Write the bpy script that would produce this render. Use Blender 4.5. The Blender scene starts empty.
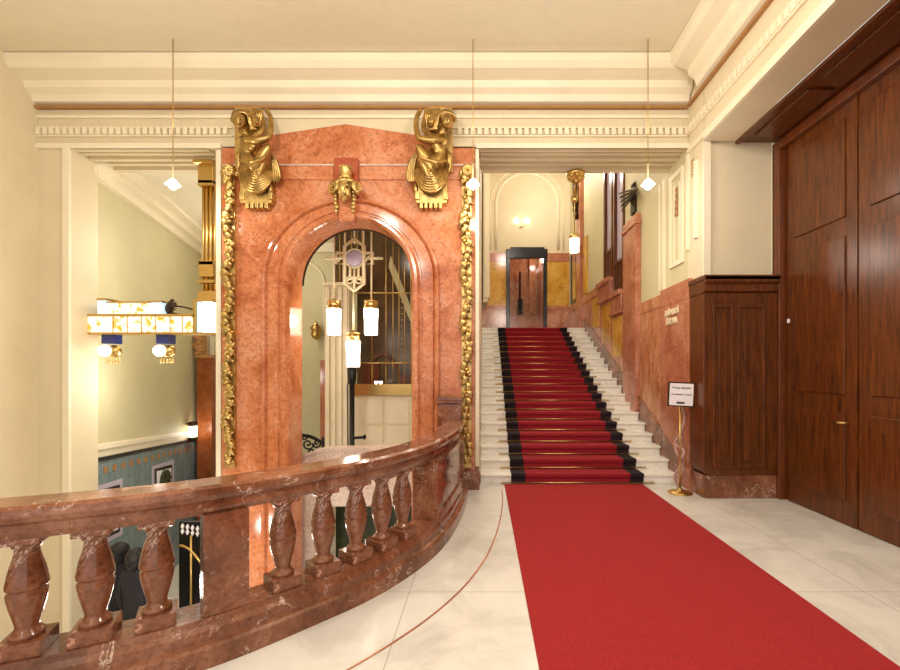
import bpy, bmesh, math, random
from mathutils import Vector, Matrix
C = bpy.context.scene.collection
R = random.Random(7)
PI = math.pi
F, VX, VY, EYE = 435.0, 483.0, 371.0, 1.65
def X(px, Y): return (px-VX)*Y/F
def Z(py, Y): return EYE-(py-VY)*Y/F

# ------------------------------------------------------------------ materials
def lin(c):
    return tuple(((v/255)/12.92 if v/255 <= .04045 else ((v/255+.055)/1.055)**2.4) for v in c)+(1,)
def new_mat(name):
    m = bpy.data.materials.new(name); m.use_nodes = True
    nt = m.node_tree; return m, nt, nt.nodes['Principled BSDF']
def coords(nt, scale=(1, 1, 1), rot=(0, 0, 0)):
    tc = nt.nodes.new('ShaderNodeTexCoord'); mp = nt.nodes.new('ShaderNodeMapping')
    mp.inputs['Scale'].default_value = scale; mp.inputs['Rotation'].default_value = rot
    nt.links.new(tc.outputs['Object'], mp.inputs[0]); return mp.outputs[0]
def noise(nt, vec, scale, detail=4, rough=.6, dist=0):
    n = nt.nodes.new('ShaderNodeTexNoise'); n.inputs['Scale'].default_value = scale
    n.inputs['Detail'].default_value = detail; n.inputs['Roughness'].default_value = rough
    n.inputs['Distortion'].default_value = dist; nt.links.new(vec, n.inputs['Vector']); return n.outputs['Fac']
def ramp(nt, fac, stops):
    r = nt.nodes.new('ShaderNodeValToRGB'); e = r.color_ramp.elements
    e[0].position, e[0].color = stops[0][0], stops[0][1]
    e[1].position, e[1].color = stops[-1][0], stops[-1][1]
    for p, c in stops[1:-1]:
        q = e.new(p); q.color = c
    nt.links.new(fac, r.inputs[0]); return r.outputs[0]
def mix(nt, fac, a, b, mode='MIX'):
    m = nt.nodes.new('ShaderNodeMix'); m.data_type = 'RGBA'; m.blend_type = mode
    for s, v in ((m.inputs[0], fac), (m.inputs[6], a), (m.inputs[7], b)):
        if hasattr(v, 'links'): nt.links.new(v, s)
        else: s.default_value = v
    return m.outputs[2]
def plain(name, col, rough=.5, metal=0, vary=.06, scale=6, bump=0, bscale=60, coat=0):
    m, nt, b = new_mat(name); v = coords(nt)
    c = lin(col); d = tuple(x*(1-vary*2.2) for x in c[:3])+(1,)
    nt.links.new(ramp(nt, noise(nt, v, scale), [(.3, d), (.65, c)]), b.inputs['Base Color'])
    b.inputs['Roughness'].default_value = rough; b.inputs['Metallic'].default_value = metal
    b.inputs['Coat Weight'].default_value = coat
    if bump:
        bn = nt.nodes.new('ShaderNodeBump'); bn.inputs['Strength'].default_value = bump; bn.inputs['Distance'].default_value = .01
        nt.links.new(noise(nt, v, bscale, 3), bn.inputs['Height']); nt.links.new(bn.outputs[0], b.inputs['Normal'])
    return m
def marble(name, c1, c2, c3, vein=None, grain=.75, rough=.15, scale=2.5, vthr=.012, vscale=1.6, fleck=None, stretch=(1, 1, 1)):
    m, nt, b = new_mat(name); v = coords(nt, stretch)
    base = ramp(nt, noise(nt, v, scale, 8, .68, .6), [(.32, lin(c1)), (.5, lin(c2)), (.68, lin(c3))])
    fine = ramp(nt, noise(nt, v, scale*14, 6, .75), [(.38, (.55, .46, .40, 1)), (.52, (1, 1, 1, 1))])
    base = mix(nt, grain, base, fine, 'MULTIPLY')
    if vein:
        n = noise(nt, v, vscale, 7, .62, 1.1)
        vf = ramp(nt, n, [(.5-vthr, (0, 0, 0, 1)), (.5, (1, 1, 1, 1)), (.5+vthr, (0, 0, 0, 1))])
        msk = ramp(nt, noise(nt, v, vscale*1.7, 2), [(.48, (0, 0, 0, 1)), (.6, (1, 1, 1, 1))])
        base = mix(nt, mix(nt, 1, vf, msk, 'MULTIPLY'), base, lin(vein))
    if fleck:
        ff = ramp(nt, noise(nt, v, 22, 4, .6, .8), [(.66, (0, 0, 0, 1)), (.71, (1, 1, 1, 1))])
        base = mix(nt, ff, base, lin(fleck))
    nt.links.new(base, b.inputs['Base Color']); b.inputs['Roughness'].default_value = rough
    return m
def wood(name, c1, c2, rough=.28):
    m, nt, b = new_mat(name); v = coords(nt, (9, 9, .8))
    nt.links.new(ramp(nt, noise(nt, v, 3.2, 8, .7, .5), [(.3, lin(c1)), (.68, lin(c2))]), b.inputs['Base Color'])
    b.inputs['Roughness'].default_value = rough; return m
def glow(name, col, power, rough=.3):
    m, nt, b = new_mat(name)
    b.inputs['Base Color'].default_value = lin(col); b.inputs['Roughness'].default_value = rough
    b.inputs['Emission Color'].default_value = lin(col); b.inputs['Emission Strength'].default_value = power
    return m
M = {}
M['cream'] = plain('cream_plaster', (222, 207, 174), .6, vary=.03, scale=2)
M['cream_light'] = plain('pale_moulding', (238, 226, 198), .5, vary=.02, scale=3)
M['cream_olive'] = plain('olive_cream_plaster', (206, 197, 156), .6, vary=.03, scale=2)
M['ceil'] = plain('ceiling_plaster', (226, 216, 190), .7, vary=.02)
M['fillet'] = plain('ochre_fillet', (170, 122, 70), .5)
M['orange'] = marble('orange_marble', (172, 92, 50), (206, 128, 84), (220, 156, 122), vein=(236, 188, 156), rough=.14, vthr=.006, scale=1.6)
M['keystone'] = marble('keystone_marble', (150, 62, 34), (174, 78, 46), (190, 92, 60), rough=.14)
M['brown'] = marble('brown_marble', (96, 56, 36), (136, 84, 58), (168, 118, 90), vein=(234, 212, 198), rough=.12, vthr=.007, vscale=2.6, fleck=(190, 140, 118))
M['dado'] = marble('veined_dado_marble', (160, 96, 62), (194, 130, 92), (212, 158, 120), vein=(222, 178, 136), rough=.16, stretch=(1, 1.8, .7), vthr=.02)
M['pilaster'] = marble('rose_marble', (162, 98, 70), (188, 122, 92), (204, 144, 114), rough=.16)
M['russet'] = marble('russet_marble', (118, 58, 26), (148, 80, 38), (170, 100, 58), rough=.2)
M['yellow'] = marble('yellow_marble', (190, 132, 36), (218, 166, 66), (230, 186, 100), vein=(150, 92, 24), rough=.14, stretch=(1, 1, .7), vthr=.02, vscale=1.1)
M['pale'] = marble('pale_speckled_stone', (206, 180, 164), (226, 204, 190), (236, 220, 208), rough=.3, fleck=(160, 130, 115))
M['step'] = marble('white_step_marble', (226, 220, 208), (238, 233, 222), (244, 240, 232), vein=(190, 182, 170), grain=.15, rough=.25, vthr=.006)
M['gold'] = plain('aged_gilding', (228, 196, 124), .4, 1, vary=.22, scale=9, bump=.25, bscale=45)
M['bronze'] = plain('gilded_bronze', (204, 168, 102), .36, 1, vary=.25, scale=8, bump=.15, bscale=40)
M['brass'] = plain('polished_brass', (216, 182, 112), .28, 1, vary=.05)
M['pgold'] = plain('pale_gilt_metal', (246, 232, 190), .4, .3, vary=.04)
M['iron'] = plain('black_iron', (22, 20, 20), .4, .4, vary=.1)
M['dark'] = plain('dark_bronze', (70, 52, 34), .4, .7, vary=.2)
M['verdigris'] = plain('grey_green_bronze', (132, 130, 114), .35, .5, vary=.3, scale=10)
M['black'] = plain('black_band', (18, 18, 20), .4)
M['wood'] = wood('dark_stained_wood', (52, 22, 6), (118, 62, 20))
M['wood_red'] = wood('reddish_wood', (76, 34, 14), (120, 62, 28))
M['white'] = plain('white_card', (246, 240, 244), .5, vary=.01)
M['letter'] = plain('ivory_letters', (240, 222, 184), .4, vary=.02)
M['navy'] = plain('near_black_lacquer', (22, 24, 36), .25, vary=.1)
M['blue'] = plain('blue_glass_beads', (50, 62, 130), .15, vary=.2, scale=40)
M['lilac'] = plain('frosted_lilac_glass', (196, 186, 206), .25, vary=.03)
M['rope'] = plain('pink_rope', (206, 164, 152), .8, vary=.2, scale=60, bump=.4)
M['skin'] = plain('skin', (205, 150, 120), .5)
M['hair'] = plain('black_hair', (18, 14, 12), .45, vary=.2, scale=40, bump=.5, bscale=120)
M['coat'] = plain('dark_cloth', (34, 32, 38), .8, vary=.1)
M['green'] = plain('deep_green_tile', (52, 60, 30), .2, vary=.2, scale=3)
M['lampw'] = glow('lit_frosted_glass', (255, 240, 214), 5)
M['bulb'] = glow('lit_bulb', (255, 238, 214), 22)
M['bluegl'] = glow('lit_pale_blue_glass', (196, 224, 245), .8)
def carpet_mat(name, c1, c2):
    m, nt, b = new_mat(name); v = coords(nt)
    nt.links.new(ramp(nt, noise(nt, v, 60, 5, .8), [(.3, lin(c1)), (.7, lin(c2))]), b.inputs['Base Color'])
    b.inputs['Roughness'].default_value = .95; b.inputs['Sheen Weight'].default_value = .0
    bn = nt.nodes.new('ShaderNodeBump'); bn.inputs['Strength'].default_value = .5; bn.inputs['Distance'].default_value = .004
    nt.links.new(noise(nt, v, 260, 2), bn.inputs['Height']); nt.links.new(bn.outputs[0], b.inputs['Normal']); return m
M['red'] = carpet_mat('red_pile', (132, 16, 18), (176, 34, 34))
M['crimson'] = carpet_mat('crimson_pile', (120, 10, 24), (164, 22, 38))
M['border'] = carpet_mat('black_pile', (18, 8, 14), (40, 20, 28))
def floor_mat():
    m, nt, b = new_mat('white_floor_marble'); v = coords(nt)
    base = ramp(nt, noise(nt, v, 1.4, 8, .65, .8), [(.3, lin((196, 190, 182))), (.55, lin((224, 220, 212))), (.8, lin((236, 233, 226)))])
    br = nt.nodes.new('ShaderNodeTexBrick'); br.offset = 0
    mp = nt.nodes.new('ShaderNodeMapping'); nt.links.new(v, mp.inputs[0]); mp.inputs['Location'].default_value = (.55, .15, 0)
    nt.links.new(mp.outputs[0], br.inputs['Vector'])
    for k, val in (('Scale', 1.0), ('Mortar Size', .003), ('Brick Width', 1.7), ('Row Height', 1.7), ('Mortar Smooth', .1)): br.inputs[k].default_value = val
    nt.links.new(mix(nt, br.outputs['Fac'], base, lin((172, 160, 145))), b.inputs['Base Color'])
    b.inputs['Roughness'].default_value = .22; return m
M['floor'] = floor_mat()
def tile_mat():
    m, nt, b = new_mat('grey_blue_wall_tiles'); v = coords(nt, (1, 1, 1), (PI/2, 0, 0))
    br = nt.nodes.new('ShaderNodeTexBrick'); br.offset = .5
    tc = nt.nodes.new('ShaderNodeTexCoord'); sp = nt.nodes.new('ShaderNodeSeparateXYZ'); cb = nt.nodes.new('ShaderNodeCombineXYZ')
    nt.links.new(tc.outputs['Object'], sp.inputs[0]); nt.links.new(sp.outputs['Z'], cb.inputs['X']); nt.links.new(sp.outputs['Y'], cb.inputs['Y'])
    nt.links.new(cb.outputs[0], br.inputs['Vector'])
    br.inputs['Color1'].default_value = lin((108, 128, 134)); br.inputs['Color2'].default_value = lin((124, 144, 148)); br.inputs['Mortar'].default_value = lin((92, 104, 102))
    for k, val in (('Scale', 1.0), ('Mortar Size', .006), ('Brick Width', .4), ('Row Height', .2)): br.inputs[k].default_value = val
    nt.links.new(br.outputs['Color'], b.inputs['Base Color']); b.inputs['Roughness'].default_value = .2; return m
M['tile'] = tile_mat()
def stained_mat():
    m, nt, b = new_mat('lit_leaded_glass'); v = coords(nt)
    a = ramp(nt, noise(nt, v, 12, 3, .6), [(.52, lin((250, 242, 222))), (.60, lin((222, 166, 50)))])
    nt.links.new(a, b.inputs['Base Color']); nt.links.new(a, b.inputs['Emission Color']); b.inputs['Emission Strength'].default_value = .85
    return m
M['stained'] = stained_mat()

# ------------------------------------------------------------------ mesh kit
class MB:
    def __init__(s): s.bm = bmesh.new()
    def _f(s, vs, smooth=False):
        try:
            f = s.bm.faces.new(vs); f.smooth = smooth
        except ValueError: pass
        return s
    def hexa(s, p):   # 8 points: bottom ring, top ring
        v = [s.bm.verts.new(q) for q in p]
        for a in ((3, 2, 1, 0), (4, 5, 6, 7), (0, 1, 5, 4), (1, 2, 6, 5), (2, 3, 7, 6), (3, 0, 4, 7)): s._f([v[i] for i in a])
        return s
    def box(s, x0, x1, y0, y1, z0, z1):
        return s.hexa([(x0, y0, z0), (x1, y0, z0), (x1, y1, z0), (x0, y1, z0), (x0, y0, z1), (x1, y0, z1), (x1, y1, z1), (x0, y1, z1)])
    def prism(s, poly, plane, a, b):
        def P(u, w, t): return {'xz': (u, t, w), 'yz': (t, u, w), 'xy': (u, w, t)}[plane]
        A = [s.bm.verts.new(P(u, w, a)) for u, w in poly]; B = [s.bm.verts.new(P(u, w, b)) for u, w in poly]
        n = len(poly); s._f(A); s._f(B[::-1])
        for i in range(n): s._f([A[i], A[(i+1) % n], B[(i+1) % n], B[i]][::-1])
        return s
    def loft(s, rings, close_ring=True, caps=True, smooth=True):
        V = [[s.bm.verts.new(p) for p in r] for r in rings]
        for a, b in zip(V, V[1:]):
            n = len(a)
            for i in range(n if close_ring else n-1): s._f([a[i], a[(i+1) % n], b[(i+1) % n], b[i]], smooth)
        if caps and close_ring: s._f(V[0][::-1]); s._f(V[-1])
        return s
    def tube(s, pts, r, seg=8, caps=True):
        pts = [Vector(p) for p in pts]; n = len(pts)
        rr = r if isinstance(r, (list, tuple)) else [r]*n
        rings = []; up = None
        for i, p in enumerate(pts):
            d = (pts[min(i+1, n-1)]-pts[max(i-1, 0)]).normalized()
            if up is None: up = Vector((0, 0, 1)) if abs(d.z) < .9 else Vector((1, 0, 0))
            a = d.cross(up).normalized(); b = a.cross(d).normalized(); up = b
            rings.append([p+(a*math.cos(2*PI*k/seg)+b*math.sin(2*PI*k/seg))*rr[i] for k in range(seg)])
        return s.loft(rings, caps=caps)
    def lathe(s, prof, c=(0, 0, 0), seg=24, axis='z'):
        rings = []
        for r, h in prof:
            ring = []
            for k in range(seg):
                a = 2*PI*k/seg; u, w = r*math.cos(a), r*math.sin(a)
                o = {'z': (u, w, h), 'x': (h, u, w), 'y': (w, h, u)}[axis]
                ring.append((c[0]+o[0], c[1]+o[1], c[2]+o[2]))
            rings.append(ring)
        return s.loft(rings)
    def ball(s, c, r, seg=12):
        if not isinstance(r, (tuple, list)): r = (r, r, r)
        m = Matrix.Translation(c) @ Matrix.Diagonal((r[0], r[1], r[2], 1))
        res = bmesh.ops.create_uvsphere(s.bm, u_segments=seg, v_segments=max(6, seg*2//3), radius=1, matrix=m)
        for v in res['verts']:
            for f in v.link_faces: f.smooth = True
        return s
def base_of(bm):
    xs = [v.co for v in bm.verts]
    return Vector(((min(v.x for v in xs)+max(v.x for v in xs))/2, (min(v.y for v in xs)+max(v.y for v in xs))/2, min(v.z for v in xs)))
def tag(o, label=None, cat=None, group=None, kind=None):
    if label: o['label'] = label
    if cat: o['category'] = cat
    if group: o['group'] = group
    if kind: o['kind'] = kind
    return o
def wpos(o):
    p = Vector((0, 0, 0))
    while o is not None: p = p+o.location; o = o.parent
    return p
def obj(name, mb, mat, parent=None, bevel=0, label=None, origin=None):
    bm = mb.bm
    bmesh.ops.recalc_face_normals(bm, faces=bm.faces)
    if origin == 'base': org = base_of(bm)
    elif parent is not None: org = wpos(parent)
    else: org = Vector((0, 0, 0))
    if org.length: bmesh.ops.translate(bm, verts=bm.verts, vec=-org)
    me = bpy.data.meshes.new(name); bm.to_mesh(me); bm.free()
    me.materials.append(M[mat]); o = bpy.data.objects.new(name, me); C.objects.link(o)
    if parent is not None: o.parent = parent
    elif origin == 'base': o.location = org
    if bevel:
        b = o.modifiers.new('bevel', 'BEVEL'); b.width = bevel; b.segments = 2; b.limit_method = 'ANGLE'; b.angle_limit = .7
    if label: o['label'] = label
    return o
def split(name, mb, mat, parent, bevel=0, label=None):
    bm = mb.bm; bm.verts.ensure_lookup_table(); seen = set(); out = []
    for v in bm.verts:
        if v in seen: continue
        comp, stack = [], [v]; seen.add(v)
        while stack:
            a = stack.pop(); comp.append(a)
            for e in a.link_edges:
                b = e.other_vert(a)
                if b not in seen: seen.add(b); stack.append(b)
        q = MB(); mp = {a: q.bm.verts.new(a.co) for a in comp}; fs = set()
        for a in comp:
            for f in a.link_faces: fs.add(f)
        for f in fs: q._f([mp[a] for a in f.verts], f.smooth)
        out.append(obj(name, q, mat, parent, bevel, label))
    bm.free(); return out
def struct(name, mb, mat, bevel=0, label=None):
    o = obj(name, mb, mat, None, bevel); o['kind'] = 'structure'
    if label: o['label'] = label
    return o
def thing(name, label, cat, loc, group=None, rz=0):
    o = bpy.data.objects.new(name, None); C.objects.link(o); o.location = loc; o.rotation_euler[2] = rz
    o.empty_display_size = .1
    return tag(o, label, cat, group)
def dup(root, loc=None, label=None, rz=None):
    r = root.copy(); C.objects.link(r)
    if loc is not None: r.location = loc
    if rz is not None: r.rotation_euler[2] = rz
    if label: r['label'] = label
    for ch in list(root.children):
        c = ch.copy(); C.objects.link(c); c.parent = r
        for g in list(ch.children):
            d = g.copy(); C.objects.link(d); d.parent = c
    return r
def skin(name, verts, edges, mat, parent, sub=2, root=0):
    org = wpos(parent) if parent else Vector((0, 0, 0))
    me = bpy.data.meshes.new(name); me.from_pydata([Vector(v[:3])-org for v in verts], edges, []); me.materials.append(M[mat])
    o = bpy.data.objects.new(name, me); C.objects.link(o); o.parent = parent
    md = o.modifiers.new('skin', 'SKIN'); md.use_smooth_shade = True
    for i, v in enumerate(verts):
        sv = me.skin_vertices[0].data[i]; r = v[3]; sv.radius = (r, r) if not isinstance(r, tuple) else r
        sv.use_root = (i == root)
    ss = o.modifiers.new('sub', 'SUBSURF'); ss.levels = sub; ss.render_levels = sub
    return o
def text(name, body, size, mat, parent, loc, rot, extrude=.004, align='CENTER', bold=0):
    cu = bpy.data.curves.new(name, 'FONT'); cu.body = body; cu.size = size; cu.align_x = align; cu.align_y = 'CENTER'
    cu.extrude = extrude; cu.offset = bold
    t = bpy.data.objects.new(name, cu); C.objects.link(t)
    bpy.context.view_layer.update()
    me = bpy.data.meshes.new_from_object(t.evaluated_get(bpy.context.evaluated_depsgraph_get()))
    bpy.data.objects.remove(t); me.materials.clear(); me.materials.append(M[mat])
    o = bpy.data.objects.new(name, me); C.objects.link(o); o.parent = parent; o.location = loc; o.rotation_euler = rot
    return o
def point(name, loc, power, col=(1, .935, .85), r=.08):
    l = bpy.data.lights.new(name, 'POINT'); l.energy = power; l.color = col; l.shadow_soft_size = r
    o = bpy.data.objects.new(name, l); C.objects.link(o); o.location = loc; return o

# ------------------------------------------------------------------ balustrade path (floor plan)
PP = [(-.25, 6.1), (-.24, 5.6), (-.27, 5.0), (-.37, 4.25), (-.53, 3.72), (-.80, 3.22), (-1.14, 2.83), (-1.51, 2.47), (-1.93, 2.2), (-2.6, 1.93), (-3.5, 1.75), (-4.6, 1.7), (-6.3, 1.75)]
def catmull(P, n=40):
    Q = [P[0]]+P+[P[-1]]; o = []
    for i in range(len(P)-1):
        a, b, c, d = Q[i:i+4]
        for k in range(n):
            t = k/n
            o.append(tuple(.5*(2*b[j]+(c[j]-a[j])*t+(2*a[j]-5*b[j]+4*c[j]-d[j])*t*t+(3*b[j]-a[j]-3*c[j]+d[j])*t**3) for j in range(len(b))))
    return o+[tuple(P[-1])]
CV = catmull(PP); SL = [0]
for p, q in zip(CV, CV[1:]): SL.append(SL[-1]+math.dist(p, q))
def at(s, n=0):
    s = max(0, min(s, SL[-1]-1e-4)); i = max(k for k in range(len(SL)-1) if SL[k] <= s)
    t = (s-SL[i])/(SL[i+1]-SL[i]); p, q = CV[i], CV[i+1]; L = math.dist(p, q)
    dx, dy = (q[0]-p[0])/L, (q[1]-p[1])/L
    return p[0]+(q[0]-p[0])*t+dy*n, p[1]+(q[1]-p[1])*t-dx*n, math.atan2(dy, dx)
def sweep(mb, prof, s0, s1, step=.07, smooth=False):
    k = max(1, int((s1-s0)/step)); rings = []
    for i in range(k+1):
        s = s0+(s1-s0)*i/k
        rings.append([(*at(s, n)[:2], z) for n, z in prof])
    return mb.loft(rings, smooth=smooth)

# ------------------------------------------------------------------ shell
SE = SL[-1]
# lobby floor: solid slab with the stairwell left out
edge = [at(SE*i/90, .30)[:2] for i in range(91)]
poly = [(-.04, 6.5), (-.55, 6.5), (-.55, 6.1)]+edge[1:]+[(-6.5, 1.75), (-6.5, -4), (4.1, -4), (4.1, 6.5)]
struct('floor', MB().prism(poly, 'xy', -.35, 0), 'floor')
struct('floor_lower', MB().box(-9, .3, 0, 12, -2.85, -2.65), 'floor')
struct('floor_landing', MB().box(-3.2, -.1, 7.3, 11.3, -.12, 0), 'floor')
struct('floor_upper', MB().box(-.1, 3.2, 12.41, 16.5, 2.6, 2.85), 'floor')
# curved red inlay in the floor
iv = [(X(502, 6.03), 6.03), (.25, 5.5), (.19, 4.8), (.11, 4.25), (0, 3.74), (-.2, 3.2), (-.5, 2.7), (-.95, 2.2), (-1.6, 1.75), (-2.6, 1.4)]
ic = catmull(iv, 10)
mb = MB(); mb.loft([[(p[0]-.01, p[1], .001), (p[0]+.004, p[1]-.006, .001), (p[0]+.004, p[1]-.006, .003), (p[0]-.01, p[1], .003)] for p in ic], smooth=False)
struct('trim_floor_inlay', mb, 'pilaster')
# ceilings
struct('ceiling', MB().box(-6.5, 4.1, -4, 6.5, 5.85, 6.0), 'ceil')
struct('ceiling_stair_hall', MB().box(-.3, 3.3, 6.4, 16.5, 8.8, 8.95), 'ceil')
struct('ceiling_side_hall', MB().box(-8, -.1, 6.5, 11.8, 4.93, 5.05), 'ceil')
# arch wall
AX, AZ, AR = X(351, 6.13), 2.93, .856
def s71(py): return EYE+(VY-py)/71.0
def x71(px): return (px-VX)/71.0
arc = [(AX+.96*math.cos(a), AZ+.96*math.sin(a)) for a in [PI*k/32 for k in range(33)]]
poly = [(-3.68, -2.65), (-3.68, 4.79), (x71(240), 4.79), (x71(240), 4.93), (x71(275), 4.98), (x71(345), s71(124)), (x71(414), 4.98), (x71(450), 4.93), (x71(450), 4.79), (-.11, 4.79), (-.11, -2.65), (AX+.96, -2.65)]+arc+[(AX-.96, -2.65)]
struct('wall_center', MB().prism(poly, 'xz', 6.13, 6.53), 'orange', label='orange marble arch wall with a low gabled top')
# arch moulding swept round the opening
prof = [(1.253, 6.14), (1.253, 6.10), (1.235, 6.075), (1.215, 6.07), (1.195, 6.08), (1.18, 6.105), (1.165, 6.12), (1.16, 6.10), (1.14, 6.095), (1.01, 6.095), (1.0, 6.11), (.975, 6.11), (.965, 6.085), (.94, 6.065), (.90, 6.065), (.87, 6.085), (.856, 6.12), (.856, 6.53), (.97, 6.53), (.97, 6.14)]
pth = [('l', -2.6)]+[('a', PI-PI*k/40) for k in range(41)]+[('r', -2.6)]
rings = []
for k, v in pth:
    ring = []
    for r, y in prof:
        if k == 'l': ring.append((AX-r, y, v))
        elif k == 'r': ring.append((AX+r, y, v))
        else: ring.append((AX+r*math.cos(v), y, AZ-(r-.856)*.28*math.sin(v)+r*math.sin(v)))
    rings.append(ring)
struct('trim_arch_glazing', MB().tube([(AX+.86*math.cos(PI*k/32), 6.56, AZ+.86*math.sin(PI*k/32)) for k in range(33)], .022, 8), 'dark')
struct('trim_arch', MB().loft(rings, smooth=False), 'orange', label='stepped orange marble moulding round the arch')
mb = MB()
for x0, x1 in ((-3.675, x71(334)), (x71(358), -.115)):
    mb.box(x0, x1, 6.115, 6.13, s71(165.8), s71(164.4))
struct('trim_band', mb, 'pale')
mb = MB()
for x0, x1 in ((-3.675, x71(334)), (x71(358), -.115)): mb.box(x0, x1, 6.112, 6.13, s71(180), s71(167.5))
struct('trim_band_broad', mb, 'orange', .006)
# jamb trims beside the marble wall
mb = MB(); mb.box(-3.765, -3.685, 6.13, 6.8, -2.6, 4.76); mb.box(-3.735, -3.685, 6.11, 6.13, -2.6, 4.76)
struct('trim_jamb_left', mb, 'cream_light')
mb = MB(); mb.box(-.105, x71(479), 6.1, 6.35, .32, 4.76); struct('trim_jamb_right', mb, 'cream_light')
mb = MB(); mb.box(x71(463), x71(479.5), 6.02, 6.34, 0.002, s71(470)); struct('trim_plinth_right', mb, 'brown', .008)
# entablature beam across everything (stepped underside)
mb = MB()
mb.box(-6.3, 2.9, 6.16, 6.86, 4.83, 5.84)
for y0, y1, z in ((6.14, 6.24, 4.79), (6.30, 6.36, 4.80), (6.44, 6.50, 4.78), (6.60, 6.66, 4.79), (6.76, 6.86, 4.77)):
    mb.box(-5.84, -3.9, y0, y1, z, 4.83); mb.box(-.03, 2.9, y0, y1, z, 4.83)
struct('wall_entablature', mb, 'cream', label='cream entablature above the marble wall and the openings')
mb = MB()
for x0, x1 in ((-6.3, x71(221)), (x71(476), 2.9)): mb.box(x0, x1, 6.12, 6.16, 4.79, 4.86)
mb.box(-6.3, 2.9, 6.13, 6.16, 5.22, 5.26)
mb.prism([(6.16, 5.40), (6.08, 5.42), (6.05, 5.5), (5.98, 5.55), (5.95, 5.63), (5.78, 5.68), (5.72, 5.74), (5.72, 5.84), (6.16, 5.84)], 'yz', -6.3, 2.88)
struct('trim_cornice', mb, 'cream_light')
struct('trim_fillet', MB().box(-6.3, 2.86, 6.10, 6.155, 5.345, 5.38), 'fillet')
mb = MB()
x = -6.28
while x < 2.88:
    if not (x71(226) < x < x71(284) or x71(404) < x < x71(455) or x71(270) < x < x71(420)): mb.box(x, x+.058, 6.10, 6.165, 4.975, 5.075)
    x += .094
for a, b in ((-6.3, x71(232)), (x71(452), 2.88)):
    mb.box(a, b, 6.13, 6.165, 5.075, 5.095); mb.box(a, b, 6.125, 6.165, 4.955, 4.975)
struct('trim_dentils', mb, 'cream_light')
# right side wall above the recess, corner wall, soffits
mb = MB(); mb.box(2.9, 3.3, -4, 5.7, 4.66, 5.84)
struct('wall_right_frieze', mb, 'cream')
mb = MB(); y = 6.04
while y > 0:
    mb.box(2.85, 2.9, y, y+.058, 4.975, 5.075); y -= .094
mb.box(2.87, 2.9, -1, 6.1, 5.075, 5.095); mb.box(2.865, 2.9, -1, 6.1, 4.955, 4.975); mb.box(2.86, 2.9, -3.9, 5.66, 4.66, 4.76)
mb.box(2.86, 2.9, 5.66, 6.1, 4.70, 4.76)
mb.prism([(2.9, 5.40), (2.82, 5.42), (2.79, 5.5), (2.72, 5.55), (2.7, 5.63), (2.52, 5.68), (2.46, 5.74), (2.46, 5.84), (2.9, 5.84)], 'xz', -3.9, 5.75)
struct('trim_right_dentils', mb, 'cream_light')
struct('trim_right_fillet', MB().box(2.85, 2.9, -3.9, 6.08, 5.345, 5.38), 'fillet')
struct('wall_corner', MB().box(2.9, 3.86, 6.02, 6.16, 0, 2.9).box(2.9, 3.86, 5.72, 6.16, 2.89, 5.84), 'cream', label='cream wall above the wooden wainscot')
mb = MB(); mb.box(2.89, 2.98, 5.69, 5.72, 2.9, 4.66); mb.box(3.80, 3.83, 5.69, 5.72, 2.9, 4.66)
struct('trim_corner', mb, 'cream_light')
mb = MB(); mb.box(3.3, 3.36, -4, 5.7, 4.62, 4.66); mb.box(3.36, 3.95, -4, 5.7, 4.64, 4.7)
for a in range(5): mb.box(3.44, 3.74, 5.5-a*1.1-.9, 5.5-a*1.1, 4.615, 4.64)
struct('ceiling_recess', mb, 'wood', .008)
# stair hall walls
struct('wall_stair_left', MB().box(-.3, -.04, 6.5, 14.6, -.4, 8.8), 'cream')
mb = MB()
mb.box(2.9, 3.3, 6.16, 8.88, -.1, 8.8); mb.box(2.9, 3.3, 8.88, 10.34, -.1, 3.30); mb.box(2.9, 3.3, 9.63, 10.34, 3.3, 3.72)
mb.box(2.9, 3.3, 10.34, 16.5, -.1, 8.8); mb.box(2.9, 3.3, 8.88, 10.34, 7.6, 8.8)
struct('wall_stair_right', mb, 'cream_olive')
struct('wall_stair_front', MB().box(-.3, 3.3, 6.5, 6.86, 5.85, 8.8), 'cream')
# back wall with doorway
BY = 14.5; bx = lambda px: X(px, BY); bz = lambda py: Z(py, BY)
DX0, DX1 = bx(509), bx(544)
mb = MB(); mb.box(-.3, DX0, BY, BY+.2, 2.6, 8.8); mb.box(DX1, 3.3, BY, BY+.2, 2.6, 8.8); mb.box(DX0, DX1, BY, BY+.2, bz(255), 8.8)
struct('wall_back', mb, 'cream')
mb = MB(); mb.box(-.04, DX0-.1, BY-.05, BY, 2.85, bz(308)); mb.box(DX1+.1, 2.86, BY-.05, BY, 2.85, bz(308))
struct('trim_dado_back', mb, 'dado')
mb = MB()
for a, b in ((bx(485), DX0-.1), (DX1+.1, 2.86)): mb.box(a, b, BY-.06, BY, bz(262), bz(253.5)); mb.box(a, b, BY-.07, BY, bz(309.5), bz(306))
struct('trim_bands_back', mb, 'pilaster')
mb = MB(); mb.box(bx(485), DX0-.1, BY-.04, BY, bz(306), bz(262)); mb.box(DX1+.1, 2.86, BY-.04, BY, bz(306), bz(262))
struct('wall_back_yellow', mb, 'yellow')
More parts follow.
